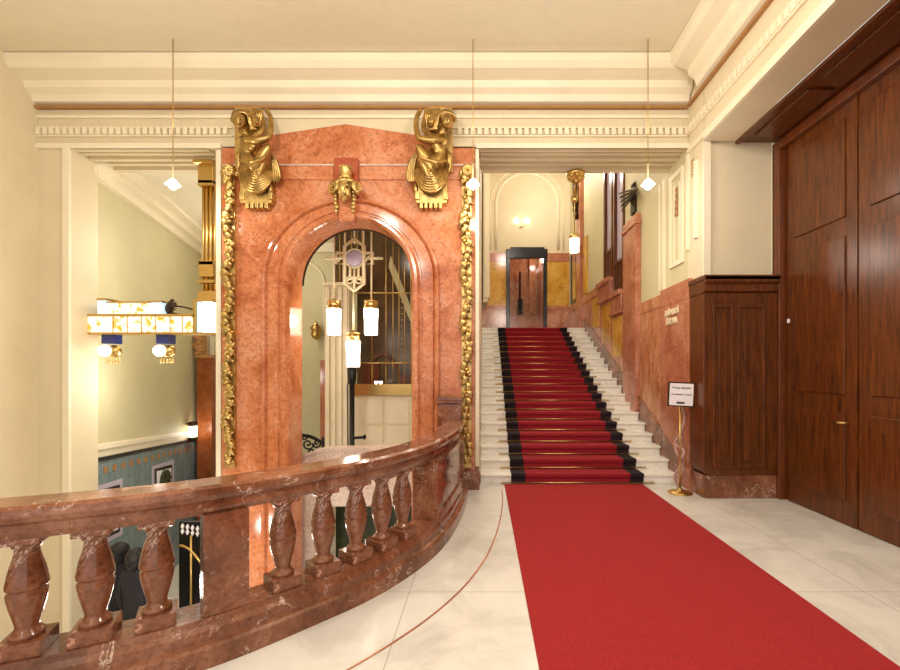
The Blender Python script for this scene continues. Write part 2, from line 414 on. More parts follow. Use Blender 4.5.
# arched moulding on the back wall
def arch_path(cx, cz, r, y, z0, n=20): return [(cx-r, y, z0)]+[(cx+r*math.cos(PI-PI*k/n), y, cz+r*math.sin(PI-PI*k/n)) for k in range(n+1)]+[(cx+r, y, z0)]
mb = MB(); mb.tube(arch_path(bx(527), bz(204), bx(558)-bx(527), BY, bz(250)), .05, 6); mb.tube(arch_path(bx(527), bz(204), bx(563.5)-bx(527), BY, bz(250)), .03, 6)
struct('trim_arch_back', mb, 'cream_light')
mb = MB(); mb.box(.0, bx(488), BY-.5, BY, bz(304), 8.2); mb.box(.02, bx(489.5), BY-.54, BY-.5, bz(300), bz(180)); mb.box(.05, bx(487), BY-.56, BY-.54, bz(295), bz(190))
struct('trim_pier_back', mb, 'cream_light')
# corridor beyond the doorway
struct('wall_corridor', MB().box(.5, 2.7, 16.3, 16.5, 2.85, 6.2), 'dado')
mb = MB(); mb.box(DX0-.1, DX0, 14.7, 16.3, 2.85, 6.2); mb.box(DX1, DX1+.1, 14.7, 16.3, 2.85, 6.2); mb.box(1.0, 1.22, 16.15, 16.3, 2.85, 6.1); mb.box(1.72, 1.95, 16.1, 16.3, 2.85, 6.1); mb.box(DX0-.1, DX1+.1, 14.7, 16.3, 6.1, 6.2)
struct('trim_corridor', mb, 'dado')
mb = MB(); mb.box(DX0, DX1, 16.05, 16.1, 2.85, 3.7); struct('trim_corridor_dado', mb, 'pilaster')
d = struct('door_1', MB().box(bx(506.5), bx(509.5), BY-.12, BY, 2.85, bz(250)).box(bx(543), bx(546.5), BY-.12, BY, 2.85, bz(250)).box(bx(506), bx(547), BY-.14, BY, bz(259), bz(250)).box(bx(510), bx(544), BY-.12, BY, bz(250), bz(248)), 'navy', .01, 'black framed doorway at the head of the stairs')
mb = MB(); mb.tube([(1.36, 16.0, 5.3), (1.36, 16.0, 3.9)], .035); mb.box(1.28, 1.46, 15.98, 16.02, 3.75, 4.3)
obj('mirror_frame', mb, 'iron', d)

# left hall wall (slanting) : cream above a sloping tile dado
WN = Vector((1, .281, 0)).normalized()
def W(y, z, off=0): return Vector((-6.11-.281*(y-7.17), y, z))+WN*off
def wslab(mb, y0, y1, za0, za1, zb0, zb1, o0, o1):
    return mb.hexa([W(y0, za0, o0), W(y1, zb0, o0), W(y1, zb0, o1), W(y0, za0, o1), W(y0, za1, o0), W(y1, zb1, o0), W(y1, zb1, o1), W(y0, za1, o1)])
dl = lambda y: .236-.0786*(y-6.99)
A0, B0 = 6.5, 11.35
struct('wall_left_hall', wslab(MB(), A0, B0, -2.65, 4.93, -2.65, 4.93, -.2, 0), 'cream_olive')
struct('wall_left_tiles', wslab(MB(), A0, B0, -2.65, dl(A0), -2.65, dl(B0), 0, .03), 'tile')
struct('trim_black_band', wslab(MB(), A0, B0, dl(A0)-.01, dl(A0)+.05, dl(B0)-.01, dl(B0)+.05, 0, .05), 'black')
mb = wslab(MB(), A0, B0, dl(A0)+.05, dl(A0)+.26, dl(B0)+.05, dl(B0)+.26, 0, .02); wslab(mb, A0, B0, dl(A0)+.17, dl(A0)+.24, dl(B0)+.17, dl(B0)+.24, .02, .05)
wslab(mb, A0, B0, 4.6, 4.93, 4.6, 4.93, 0, .10); wslab(mb, A0, B0, 4.74, 4.93, 4.74, 4.93, .1, .25); wslab(mb, A0, B0, 4.86, 4.93, 4.86, 4.93, .25, .45)
struct('trim_left_hall', mb, 'cream_light')
mb = MB(); y = 6.6
while y < 11: 
    z = dl(y)-.16; wslab(mb, y, y+.10, z-.05, z+.05, z-.06, z+.04, .03, .036); y += .26
struct('trim_gold_squares', mb, 'fillet')
struct('wall_hall_back', MB().box(-7.6, -.1, 11.3, 11.5, -2.65, 4.93), 'cream_olive')
mb = MB()
mb.box(-7.2, -6.75, 11.2, 11.3, 4.6, 4.93); mb.box(-7.1, -.2, 11.12, 11.3, 4.7, 4.93)
for px in (201, 206, 209.5): mb.box(X(px, 11.2), X(px, 11.2)+.05, 11.2, 11.3, -2, 4.4)
mb.tube(arch_path(X(302, 11.2), Z(283, 11.2), .55, 11.28, -2), .03, 6)
struct('trim_hall_back', mb, 'cream_light')
struct('wall_left', MB().box(-6.5, -6.3, -4, 6.6, -2.65, 5.85), 'cream')
struct('wall_left_pier', MB().box(-6.3, -5.84, 6.16, 6.6, -2.65, 4.83), 'cream')
mb = MB(); mb.box(-5.92, -5.83, 6.12, 6.16, -2.6, 4.79); struct('trim_pier_left', mb, 'cream_light')
# fascia of the lobby floor in the well
mb = MB(); sweep(mb, [(.3, -.9), (.33, -.9), (.33, -.02), (.3, -.02)], 0.15, SE, .12); struct('trim_well_edge', mb, 'cream_light')
# tall fluted pier seen through the arch
mb = MB(); y8 = 8.6
mb.box(X(325, y8), X(349, y8), 8.6, 9.0, -.0, Z(286, y8)); mb.box(X(323.5, y8), X(350, y8), 8.52, 9.0, Z(286, y8), Z(283, y8))
for px in (328, 334, 340.5, 346): mb.box(X(px-1.9, y8), X(px+1.9, y8), 8.55, 8.6, .05, Z(288, y8))
struct('trim_inner_pier', mb, 'cream_light')
mb = MB(); mb.box(X(320, 9.5), X(325, 9.5), 9.5, 9.8, -.0, Z(360, 9.5)); struct('trim_red_strip', mb, 'pilaster')

# ------------------------------------------------------------------ brown pilaster in left hall
t = thing('pilaster', 'brown red marble pilaster with a carved bracket, beyond the left opening', 'pilaster', (X(202, 10.6), 10.7, -2.65))
obj('shaft', MB().box(-6.98, X(212, 10.6), 10.6, 11.0, -2.65, Z(357, 10.6)), 'russet', t, .01)
obj('capital', MB().box(-7.0, X(213, 10.6), 10.55, 11.05, Z(358, 10.6), Z(355, 10.6)), 'fillet', t, .01)
mb = MB()
for k in range(7): mb.ball((X(197+2*math.sin(k*1.7), 10.6), 10.62, Z(353-k*2.6, 10.6)), (.11, .08, .055), 8)
mb.box(X(197, 10.6), X(202, 10.6), 10.6, 10.8, Z(355, 10.6), Z(334, 10.6))
obj('bracket', mb, 'fillet', t)

# ------------------------------------------------------------------ balustrade
bal = thing('balustrade', 'curved brown marble balustrade with vase balusters around the stairwell', 'balustrade', (-.8, 3.5, 0))
rp = [(.03, 1.0), (.24, 1.0), (.265, .985), (.27, .95), (.255, .92), (.235, .905), (.235, .865), (.215, .83), (.055, .83), (.035, .865), (.035, .905), (.015, .92), (0, .95), (.005, .985)]
obj('handrail', sweep(MB(), rp, .32, SE, .06), 'brown', bal)
pp = [(-.04, .0), (-.04, .11), (-.025, .125), (0, .135), (.005, .19), (.025, .215), (.03, .25), (.25, .25), (.255, .215), (.28, .19), (.29, .0)]
obj('plinth', sweep(MB(), pp, .1, SE, .06), 'brown', bal)
def baluster_mb():
    mb = MB()
    mb.lathe([(.0, .32), (.062, .32), (.07, .332), (.07, .345), (.056, .358), (.045, .372), (.047, .39), (.057, .43), (.07, .48), (.078, .525), (.079, .545), (.073, .558), (.073, .566), (.082, .574), (.082, .592), (.078, .61), (.070, .66), (.056, .71), (.048, .745), (.048, .765), (.058, .775), (.062, .79), (.07, .80), (0, .80)], seg=28)
    mb.box(-.09, .09, -.09, .09, .25, .325); mb.box(-.08, .08, -.08, .08, .80, .832)
    return mb
spos = [2.497+.277*k for k in range(5)]+[4.30+.277*k for k in range(5)]+[6.05+.277*k for k in range(5)]+[7.85+.277*k for k in range(4)]
proto = None
for s in spos:
    x, y, a = at(s, .135)
    if proto is None:
        proto = obj('baluster', baluster_mb(), 'brown', None, .004); b = proto
    else:
        b = proto.copy(); C.objects.link(b)
    b.parent = bal; b.location = Vector((x, y, 0))-bal.location; b.rotation_euler[2] = a
for s0, s1 in ((3.84, 4.08), (5.6, 5.86), (7.38, 7.62)):
    obj('pier', sweep(MB(), [(.035, .25), (.235, .25), (.235, .83), (.035, .83)], s0, s1, .06), 'brown', bal, .006)
mb = sweep(MB(), [(.03, .25), (.25, .25), (.25, .83), (.03, .83)], .42, 2.08, .06)
sweep(mb, [(.0, .25), (.03, .25), (.03, .32), (.01, .32)], .42, 2.06, .06); sweep(mb, [(.0, .83), (.03, .83), (.03, .77), (.01, .77)], .42, 2.06, .06)
sweep(mb, [(.005, .32), (.03, .32), (.03, .77), (.005, .77)], 1.92, 2.08, .04); sweep(mb, [(.005, .32), (.03, .32), (.03, .77), (.005, .77)], .42, .6, .04)
obj('end_panel', mb, 'brown', bal)
mb = MB(); x0, x1 = X(437, 5.9), X(463, 5.9)
mb.box(x0+.02, x1-.02, 5.8, 5.97, 0, 1.22); mb.box(x0-.01, x1+.01, 5.77, 5.98, 1.22, 1.25); mb.box(x0, x1, 5.79, 5.97, 1.25, 1.31); mb.box(x0, x1, 5.78, 5.97, 0, .25)
obj('newel_post', mb, 'brown', bal, .008)

# ------------------------------------------------------------------ staircase, runner, rods
D0, TR, RI, NS = 6.35, .32, .15, 19
st = thing('staircase', 'broad flight of white marble steps rising to the upper landing', 'stairs', (1.43, D0, 0))
for k in range(NS):
    mb = MB(); y = D0+k*TR; z = k*RI; ye = y+TR+.04 if k < NS-1 else 12.4
    mb.box(-.038, 2.84, y, ye, max(0.001, z-.02) if k == 0 else z-.03, z+RI-.035)
    mb.box(-.038, 2.845, y-.028, ye, z+RI-.035, z+RI)
    obj('step', mb, 'step', st, .006)
mb = MB()
ln = lambda y: max(.35, .15+(y-D0)*RI/TR+.26)
mb.prism([(6.36, 0), (6.36, .45), (12.1, ln(12.1)), (12.4, 3.15), (12.4, 2.5), (12.1, 2.4)], 'yz', 2.846, 2.875)
struct('trim_stair_skirting', mb, 'brown')
def runner(x0, x1, lift):
    top, bot = [], []
    T = .008
    pts = [(D0-.012, .012)]
    for k in range(NS):
        y = D0+k*TR; z = k*RI
        pts += [(y-.01, z+RI-.045), (y-.036, z+RI-.04), (y-.036, z+RI+.002), (y-.028, z+RI+.006)]
        if k < NS-1: pts += [(y+TR-.01, z+RI+.006)]
    pts.append((12.9, NS*RI+.006))
    out = [(y+.006, z-.005) for y, z in pts]
    mb = MB()
    A = [[mb.bm.verts.new((x, y-lift, z+lift)) for y, z in pts] for x in (x0, x1)]
    B = [[mb.bm.verts.new((x, y, z)) for y, z in out] for x in (x0, x1)]
    n = len(pts)
    for i in range(n-1):
        mb._f([A[0][i], A[0][i+1], A[1][i+1], A[1][i]]); mb._f([B[0][i], B[0][i+1], B[1][i+1], B[1][i]])
        for s in (0, 1): mb._f([A[s][i], A[s][i+1], B[s][i+1], B[s][i]])
    return mb
ru = thing('stair_runner', 'crimson stair runner with black borders held by brass rods', 'carpet', (1.38, D0-.02, 0))
obj('pile', runner(.62, 2.14, .001), 'crimson', ru)
obj('border', runner(.41, .6195, .001), 'border', ru, label='black left border'); obj('border', runner(2.1405, 2.34, .001), 'border', ru, label='black right border')
proto = None
for k in range(NS):
    loc = Vector((1.375, D0+k*TR-.03, k*RI+.028))
    if proto is None:
        mb = MB().tube([(-1.07, 0, 0), (1.07, 0, 0)], .0085, 8)
        proto = obj('stair_rod', mb, 'brass', None); r = proto; fins = []
        for s in (-1, 1):
            f = obj('finial', MB().ball((s*1.09, 0, 0), (.03, .015, .015), 10), 'brass', None); f.parent = proto; fins.append(f)
    else:
        r = proto.copy(); C.objects.link(r)
        for f in fins: g = f.copy(); C.objects.link(g); g.parent = r
    r.parent = ru; r.location = loc-ru.location
cp = MB().box(.31, 2.31, -1.5, D0-.05, .002, .014)
tag(obj('floor_carpet', cp, 'red', None, .003, origin='base'), 'plain red carpet laid on the white floor at the foot of the stairs', 'carpet')

# ------------------------------------------------------------------ right wall cladding (x = 2.9)
mb = MB(); mb.box(2.85, 2.9, 6.0, 6.97, 0, 2.93); mb.box(2.84, 2.85, 6.0, 6.97, 2.66, 2.93); mb.box(2.845, 2.85, 6.0, 6.97, 2.54, 2.66); mb.box(2.835, 2.86, 6.12, 6.16, .3, 2.5)
struct('wall_dado_lettered', mb, 'keystone' if 0 else 'pilaster')
mb = MB(); mb.box(2.865, 2.9, 6.97, 7.98, 0, 2.88); mb.box(2.855, 2.87, 6.97, 7.98, 2.68, 2.88)
struct('wall_dado', mb, 'dado')
mb = MB(); mb.box(2.80, 2.9, 7.98, 8.7, .6, 4.55); mb.box(2.77, 2.9, 7.94, 8.74, 4.35, 4.42)
struct('trim_pilaster_right', mb, 'pilaster', .008)
mb = MB(); mb.box(2.86, 2.9, 8.7, 9.63, .8, 3.0); mb.box(2.86, 2.9, 9.63, 10.6, 1.3, 3.5); mb.box(2.86, 2.9, 10.6, 14.5, 1.6, 3.75)
mb.box(2.84, 2.9, 10.75, 14.45, 3.55, 3.75)
struct('wall_dado_upper', mb, 'dado')
mb = MB()
for y0, y1, zt in ((8.80, 9.60, 3.32), (9.62, 10.62, 3.74)):
    mb.box(2.74, 2.9, y0, y1, zt-.1, zt); mb.box(2.80, 2.9, y0+.03, y1-.03, zt-.42, zt-.1); mb.box(2.77, 2.9, y0+.0, y1, zt-.48, zt-.42)
struct('trim_ledges', mb, 'pilaster', .006)
mb = MB()
for y0, y1, z0, z1 in ((10.72, 11.3, 2.75, 3.5), (9.8, 10.45, 2.3, 3.2), (8.95, 9.6, 1.95, 2.8)): mb.box(2.85, 2.87, y0, y1, z0, z1)
mb.box(2.85, 2.9, 12.0, 12.4, 3.8, 5.4)
struct('wall_yellow_panels', mb, 'yellow')
struct('trim_far_pilaster', MB().box(2.78, 2.9, 12.5, 13.0, 2.86, 7.6), 'pilaster', .006)
mb = MB()
for y0, y1, z0 in ((8.88, 9.58, 3.33), (9.66, 10.34, 3.75)):
    w = MB(); w.box(2.86, 2.96, y0, y0+.09, z0, 7.6); w.box(2.86, 2.96, y1-.09, y1, z0, 7.6); w.box(2.88, 2.94, y0, y1, z0+.62, z0+.68); w.box(2.88, 2.94, y0, y1, z0, z0+.06)
    for k in range(4): w.box(2.90, 2.93, y0+.16+k*.13, y0+.19+k*.13, z0, z0+.64)
    n = 1 if z0 < 3.5 else 2
    wo = struct('window_%d' % n, w, 'wood', 0, 'dark wood framed stair window, %s one' % ('lower' if n == 1 else 'upper'))
    obj('pane', MB().box(2.93, 2.94, y0+.09, y1-.09, z0+.68, 7.6), 'lilac', wo)
struct('wall_behind_windows', MB().box(3.9, 4.0, 8.0, 11.3, 3, 8.5), 'cream')
mb = MB(); mb.box(2.86, 2.9, 13.35, 13.45, Z(303, 13.4), 5.4); mb.box(2.86, 2.9, 14.1, 14.2, 3.82, 5.4); mb.box(2.86, 2.9, 13.4, 14.15, 3.75, 3.9)
t = thing('wall_mirror', 'narrow wall mirror in a black frame by the upper landing', 'mirror', (2.88, 13.8, 3.75))
obj('frame', mb, 'navy', t); 
mm, nt, b_ = new_mat('mirror_glass'); b_.inputs['Metallic'].default_value = 1; b_.inputs['Roughness'].default_value = .03; b_.inputs['Base Color'].default_value = (.85, .85, .85, 1); M['mirror'] = mm
obj('glass', MB().box(2.88, 2.895, 13.44, 14.11, 3.9, 5.4), 'mirror', t)
# cream frames on the side wall (niche + strips)
mb = MB(); s0, s1 = 6.27, 6.72
for y0, y1, z0, z1 in ((s0, s0+.05, 3.291, 4.549), (s1-.05, s1, 3.291, 4.549), (s0, s1, 3.22, 3.29), (s0, s1, 4.55, 4.62)): mb.box(2.87, 2.9, y0, y1, z0, z1)
mb.box(2.885, 2.9, s0+.12, s0+.15, 3.3, 4.45); mb.box(2.885, 2.9, s1-.15, s1-.12, 3.3, 4.45)
mb.box(2.87, 2.9, 6.1, 6.16, 3.35, 4.7); mb.box(2.86, 2.9, 5.86, 5.92, 3.45, 4.5); mb.box(2.87, 2.9, 6.9, 6.97, 2.95, 4.7); mb.box(2.88, 2.9, 7.1, 7.14, 2.95, 4.7)
struct('trim_side_frames', mb, 'cream_light')
mb = MB()
for k in range(5): mb.ball((2.885, 6.49, 4.0+.09*k), (.012, .07-.008*k, .045), 8)
tag(obj('wall_ornament', mb, 'fillet', None, origin='base'), 'small carved floral ornament in the cream niche beside the stairs', 'ornament')
t = thing('air_vent', 'small olive vent grille under the corner frieze', 'vent', (2.89, 5.97, 4.3))
obj('grille', MB().box(2.885, 2.9, 5.93, 6.03, 4.33, 4.58), 'cream_olive', t)
mb = MB()
for k in range(5): mb.box(2.88, 2.886, 5.94, 6.02, 4.35+k*.045, 4.37+k*.045)
split('slat', mb, 'fillet', t)
# letters on the marble
t = thing('wall_lettering', 'two lines of ivory letters on the rose marble beside the wood panelling', 'lettering', (2.84, 6.5, 2.3))
for body, z in (('DÁMSKÁ', 2.535), ('ŠATNA', 2.40)):
    text('word', body, .12, 'letter', t, (0, .05, z-2.3), (PI/2, 0, -PI/2), .006, bold=.006)
# pale bronze light bracket on the pilaster
t = thing('sculpted_bracket', 'grey green bronze sculpted lamp bracket on top of the rose pilaster', 'ornament', (2.7, 8.3, 4.4))
f8 = lambda px, py, y=8.3: (X(px, y), y, Z(py, y))
mb = MB()
for k in range(9):
    u = k/8
    mb.tube(catmull([f8(638, 188, 8.25+.1*u), f8(635-u*1.5, 190+u*6, 8.1+.3*u), f8(628-u*1.0, 191+u*13+(k%2)*1.2, 8.0+.5*u), f8(618.5+u*3+(k%2)*1.5, 194+u*17, 8.1+.35*u)], 5), [.030-.001*i for i in range(16)], 6)
mb.tube([f8(640, 184), f8(637, 192), f8(639, 203)], [.1, .14, .06], 10)
obj('shell_figure', mb, 'verdigris', t)
mb = MB(); mb.box(X(633, 8.3), X(638, 8.3), 8.2, 8.45, Z(213, 8.3), Z(197, 8.3)); mb.tube([f8(633, 214), f8(640, 209)], .03, 6); mb.box(X(638, 8.3)-.02, 2.9, 8.25, 8.4, Z(203, 8.3), Z(190, 8.3))
for k in range(3): mb.ball(f8(637.5-k, 184.5+k), (.09, .09, .07), 8)
obj('mount', mb, 'dark', t)
mb = MB(); mb.tube([(2.74, 12.75, 7.3), (2.72, 12.75, 6.7), (2.75, 12.75, 6.1)], [.1, .13, .05], 8)
for k in range(6): mb.ball((2.72, 12.75+.05*(-1)**k, 7.2-k*.2), (.09, .1, .1), 8)
tag(obj('carved_capital', mb, 'dark', None, origin='base'), 'dark carved capital high on the far pilaster of the stair wall', 'ornament')

# ------------------------------------------------------------------ wood wainscot
t = thing('wood_wainscot', 'dark wooden wall panelling on a brown marble base, right of the stairs', 'wainscot', (3.34, 5.8, 0))
poly = [(2.85, .33), (2.88, .30), (3.83, .30), (3.83, 2.66), (2.85, 2.66)]
mb = MB().prism([(2.85, .38), (2.875, .32), (2.93, .30), (3.80, .30), (3.80, 2.66), (2.85, 2.66)], 'xz', 5.62, 6.0)
obj('body', mb, 'wood', t, .008)
for a, b in ((712, 733), (737, 765)):
    x0, x1 = X(a, 5.62), X(b, 5.62); z0, z1 = Z(468, 5.62), Z(304, 5.62)
    f = MB()
    for q in ((x0, x1, z0, z0+.05), (x0, x1, z1-.05, z1), (x0, x0+.04, z0+.05, z1-.05), (x1-.04, x1, z0+.05, z1-.05)): f.box(q[0], q[1], 5.598, 5.62, q[2], q[3])
    f.box(x0+.08, x1-.08, 5.606, 5.62, z0+.1, z1-.1)
    obj('raised_panel', f, 'wood', t, .006)
mb = MB(); mb.prism([(5.62, 2.66), (5.585, 2.68), (5.585, 2.76), (5.55, 2.79), (5.55, 2.86), (5.56, 2.88), (6.0, 2.88), (6.0, 2.66)], 'yz', 2.84, 3.80)
mb.box(2.825, 3.80, 5.55, 6.0, 2.82, 2.88)
obj('cornice', mb, 'wood', t, .004)
obj('base', MB().box(2.86, 3.80, 5.63, 6.0, 0.001, .30), 'brown', t, .008)
# side doors
fr = MB(); fr.box(3.80, 3.95, 5.58, 5.72, 0, 4.62); fr.box(3.80, 3.95, 3.3, 3.44, 0, 4.62); fr.box(3.80, 3.95, 3.44, 5.58, 4.5, 4.62)
d = struct('door_2', fr, 'wood_red', .008, 'tall dark wooden double door at the right')
for y0, y1 in ((3.46, 4.49), (4.51, 5.54)):
    lf = obj('door_leaf', MB().box(3.88, 3.94, y0, y1, .01, 4.5), 'wood', d)
    mb = MB()
    for z0, z1 in ((.25, 1.2), (1.4, 3.1), (3.3, 4.35)): mb.box(3.862, 3.88, y0+.14, y1-.14, z0, z1)
    obj('panel', mb, 'wood', lf, .01)
mb = MB(); mb.tube([(3.88, 4.6, 1.1), (3.80, 4.6, 1.1), (3.80, 4.74, 1.1)], .012, 8); obj('door_handle', mb, 'brass', d)
obj('white_plate', MB().box(3.865, 3.88, 5.5, 5.53, 2.26, 2.31), 'white', d, label='small white plate')  # small white box on the far door leaf
struct('wall_right', MB().box(3.85, 4.1, -4, 3.3, 0, 4.64).box(3.95, 4.1, 3.3, 6.2, 0, 4.64), 'wood')

# ------------------------------------------------------------------ sign stand + rope
SX, SY = X(680, 5.88), 5.88
t = thing('sign_stand', 'brass floor stand holding a framed white notice by the stairs', 'sign stand', (SX, SY, 0))
obj('base', MB().lathe([(0, .001), (.155, .001), (.16, .012), (.15, .022), (.05, .032), (.025, .05), (.02, .07), (0, .07)], (SX, SY, 0), 32), 'brass', t)
obj('pole', MB().tube([(SX, SY, .05), (SX, SY, 1.2)], .014, 12), 'brass', t)
a = .22; cs, sn = math.cos(a), math.sin(a)
def sg(u, v, w): return (SX-.015+u*cs+w*sn*0, SY-.03-v+u*sn*-1*0, 1.335+w)
fr = MB(); bxs = lambda u0, u1, v0, v1, w0, w1: fr.box(SX+u0, SX+u1, SY-v1, SY-v0, 1.335+w0, 1.335+w1)
bxs(-.172, .172, .02, .045, -.165, .165)
frame = obj('frame', fr, 'dark', t, .004, 'dark frame')
cd = MB().box(SX-.155, SX+.155, SY-.049, SY-.046, 1.335-.148, 1.335+.148)
obj('notice', cd, 'white', t, label='white notice sheet')
obj('black_bar', MB().box(SX-.06, SX+.045, SY-.051, SY-.049, 1.335-.125, 1.335-.1), 'black', t)
text('word', 'Vstup zakázán', .044, 'iron', t, (0, -.050, 1.335+.09), (PI/2, 0, 0), .0005, bold=.0006)
text('word', 'No admittance beyond', .028, 'iron', t, (0, -.050, 1.335+.0), (PI/2, 0, 0), .0005, bold=.001)
rm = Matrix.Rotation(.045, 4, 'Y'); cc_ = Vector((0, 0, 1.335))
for ch in t.children:
    if ch.name.split('.')[0] in ('frame', 'notice', 'black_bar', 'word'):
        mw = Matrix.Translation(cc_) @ rm @ Matrix.Translation(-cc_) @ Matrix.LocRotScale(ch.location, ch.rotation_euler, None)
        ch.location = mw.to_translation(); ch.rotation_euler = mw.to_euler()
t.rotation_euler[2] = -.06
t = thing('barrier_rope', 'dusty pink rope folded in a loop, hanging on the wall behind the sign stand', 'rope', (2.80, 6.25, .3))
rx = 2.77
P = lambda px, py: (rx, 6.12-(px-680)*.018, Z(py, 6.1))
pts = catmull([P(684, 408), P(684, 425), P(682, 440), P(677, 437), P(675, 446), P(683, 450), P(685, 458), P(680, 462), P(677, 472), P(674, 486), P(678, 490), P(681, 478), P(680, 462), P(676, 450), P(674, 442)], 8)
obj('cord', MB().tube([(p[0]+.03*math.sin(i*.35), p[1], p[2]) for i, p in enumerate(pts)], .019, 8), 'rope', t)
obj('hook', MB().tube([(2.855, 6.05, Z(406, 6.1)), (2.77, 6.05, Z(406, 6.1)), (2.76, 6.05, Z(410, 6.1))], .012, 8).lathe([(0, 0), (.03, 0), (.03, .012), (0, .012)], (2.838, 6.05, Z(406, 6.1)), 12, 'x'), 'brass', t)

# ------------------------------------------------------------------ gilded figures
def statue(sgn, label):
    def S(px, py, d):
        Y = 6.11-d; return (X(px if sgn > 0 else 687-px, Y), Y, Z(py, Y))
    cx = 255 if sgn > 0 else 432
    t = thing('gilded_figure', label, 'statue', (x71(cx), 6.1, s71(208)), 'gilded figures crowning the arch wall')
    cb = MB()
    def bx_(p0, p1, q0, q1, d1):
        a, b = S(p0, q1, d1), S(p1, q0, d1); cb.box(min(a[0], b[0]), max(a[0], b[0]), a[1], 6.125, a[2], b[2])
    bx_(240, 271, 170, 203, .10); bx_(234.5, 258, 107, 172, .05)
    bx_(239, 244, 192, 199, .13); bx_(267.5, 272, 192, 199, .13)
    for k in range(5): bx_(245+k*4.8, 248.4+k*4.8, 202, 208, .1)
    obj('console', cb, 'gold', t, .006)
    V = [(*S(251, 165, .20), .11), (*S(247.5, 155, .20), .085), (*S(250, 145, .2), .105), (*S(246, 136, .21), .06), (*S(243, 130, .22), .045), (*S(240.5, 124, .23), .05),
         (*S(243.5, 139, .24), .06), (*S(256, 141, .33), .05), (*S(268.5, 138.5, .30), .047), (*S(271, 127, .27), .04), (*S(270.5, 117, .24), .032), (*S(266, 109, .2), .035),
         (*S(256, 136, .16), .055), (*S(264, 129, .12), .042), (*S(262, 116, .12), .032), (*S(257, 110, .12), .03),
         (*S(257, 168, .24), .095), (*S(264, 155, .30), .08), (*S(269.5, 145, .31), .065), (*S(265, 160, .27), .055), (*S(257, 180, .24), .045),
         (*S(255, 147.5, .30), .035)]
    E_ = [(0, 1), (1, 2), (2, 3), (3, 4), (4, 5), (2, 6), (6, 7), (7, 8), (8, 9), (9, 10), (10, 11), (2, 12), (12, 13), (13, 14), (14, 15), (0, 16), (16, 17), (17, 18), (18, 19), (19, 20), (2, 21)]
    skin('body', V, E_, 'bronze', t)
    fb = MB(); fb.ball(S(239.6, 121.5, .27), (.082, .085, .105), 18)
    fb.tube([S(239.6, 119, .352), S(239.9, 123.2, .385), S(240, 124.4, .36)], [.010, .02, .016], 6)
    for a, b in ((236.9, 120.3), (242.6, 120.3)): fb.ball(S(a, b, .345), (.022, .012, .010), 8)
    fb.ball(S(240.1, 126.0, .335), (.026, .012, .009), 10)
    fb.tube([S(235, 119.2, .33), S(237.2, 118.3, .352), S(239.2, 119.2, .35)], .008, 6); fb.tube([S(240.4, 119.2, .35), S(242.6, 118.3, .352), S(244.6, 119.2, .33)], .008, 6)
    fb.ball(S(240, 128, .22), (.05, .06, .06), 10)
    obj('face', fb, 'bronze', t)
    hb = MB(); hb.ball(S(240.5, 117.5, .19), (.11, .11, .10), 16)
    for k in range(7):
        u = k/6
        hb.tube(catmull([S(231.5+u*2.5, 122-u*2, .24), S(233+u*3, 115.5-u*2, .28), S(240+u*2, 112.2-u*1.5, .29-.04*u), S(247+u*2, 114.5-u, .26-.03*u), S(249+u*3, 122+u*2, .22-.02*u), S(252+3*math.sin(k*2.1)+u*3, 130, .19)], 5), .017, 6)
    for k in range(6): hb.tube(catmull([S(248+k*2.4, 109, .12), S(251+k*2.2, 114+1.6*math.sin(k), .17), S(250+k*2.0, 122+1.6*math.cos(k*1.3), .15), S(253+k*1.6, 131, .14)], 5), .020, 6)
    obj('hair', hb, 'bronze', t)
    mf = MB(); mf.ball(S(256, 121.5, .21), (.055, .05, .075), 14); mf.tube([S(256, 120, .258), S(256, 123, .278)], [.008, .014], 6); mf.ball(S(256, 125.3, .255), (.018, .012, .008), 8)
    for a in (253.8, 258.2): mf.ball(S(a, 119.8, .252), (.014, .01, .008), 8)
    obj('mask', mf, 'bronze', t)
    db = MB()
    db.ball(S(256, 172, .04), (.235, .15, .32), 20)
    for k in range(9):
        w = 17.5-k*1.7; dep = 26-k*2.9; cxk = 256+.25*k
        pts = [S(cxk+w*math.cos(a_), 166+k*.2+dep*math.sin(a_)*(1 if math.sin(a_) > 0 else .25), .10+.09*math.sin(a_)+.012*k) for a_ in [-.25+i*(PI+.5)/14 for i in range(15)]]
        db.tube(pts, [.012+.016*math.sin(PI*i/14) for i in range(15)], 6)
    for k in range(4): db.tube(catmull([S(268+k*1.6, 150+2*k, .18), S(272+k*1.6, 163, .16), S(274+k*2.0, 174+k, .12), S(273+k*1.5, 182, .1)], 5), .020, 6)
    db.tube(catmull([S(241, 161, .2), S(250, 162, .30), S(258, 160.5, .34), S(266, 157, .36)], 6), .026, 8)
    for k in range(4): db.tube(catmull([S(241-k*1.0, 148+2*k, .1), S(239-k, 156, .12), S(239-k*.3, 168+2*k, .1)], 5), .018, 6)
    db.ball(S(271, 189, .08), (.04, .05, .10), 10)
    obj('drapery', db, 'bronze', t)
statue(1, 'gilded nude figure with draped legs, on the left shoulder of the arch wall')
statue(-1, 'gilded nude figure with draped legs, on the right shoulder of the arch wall')
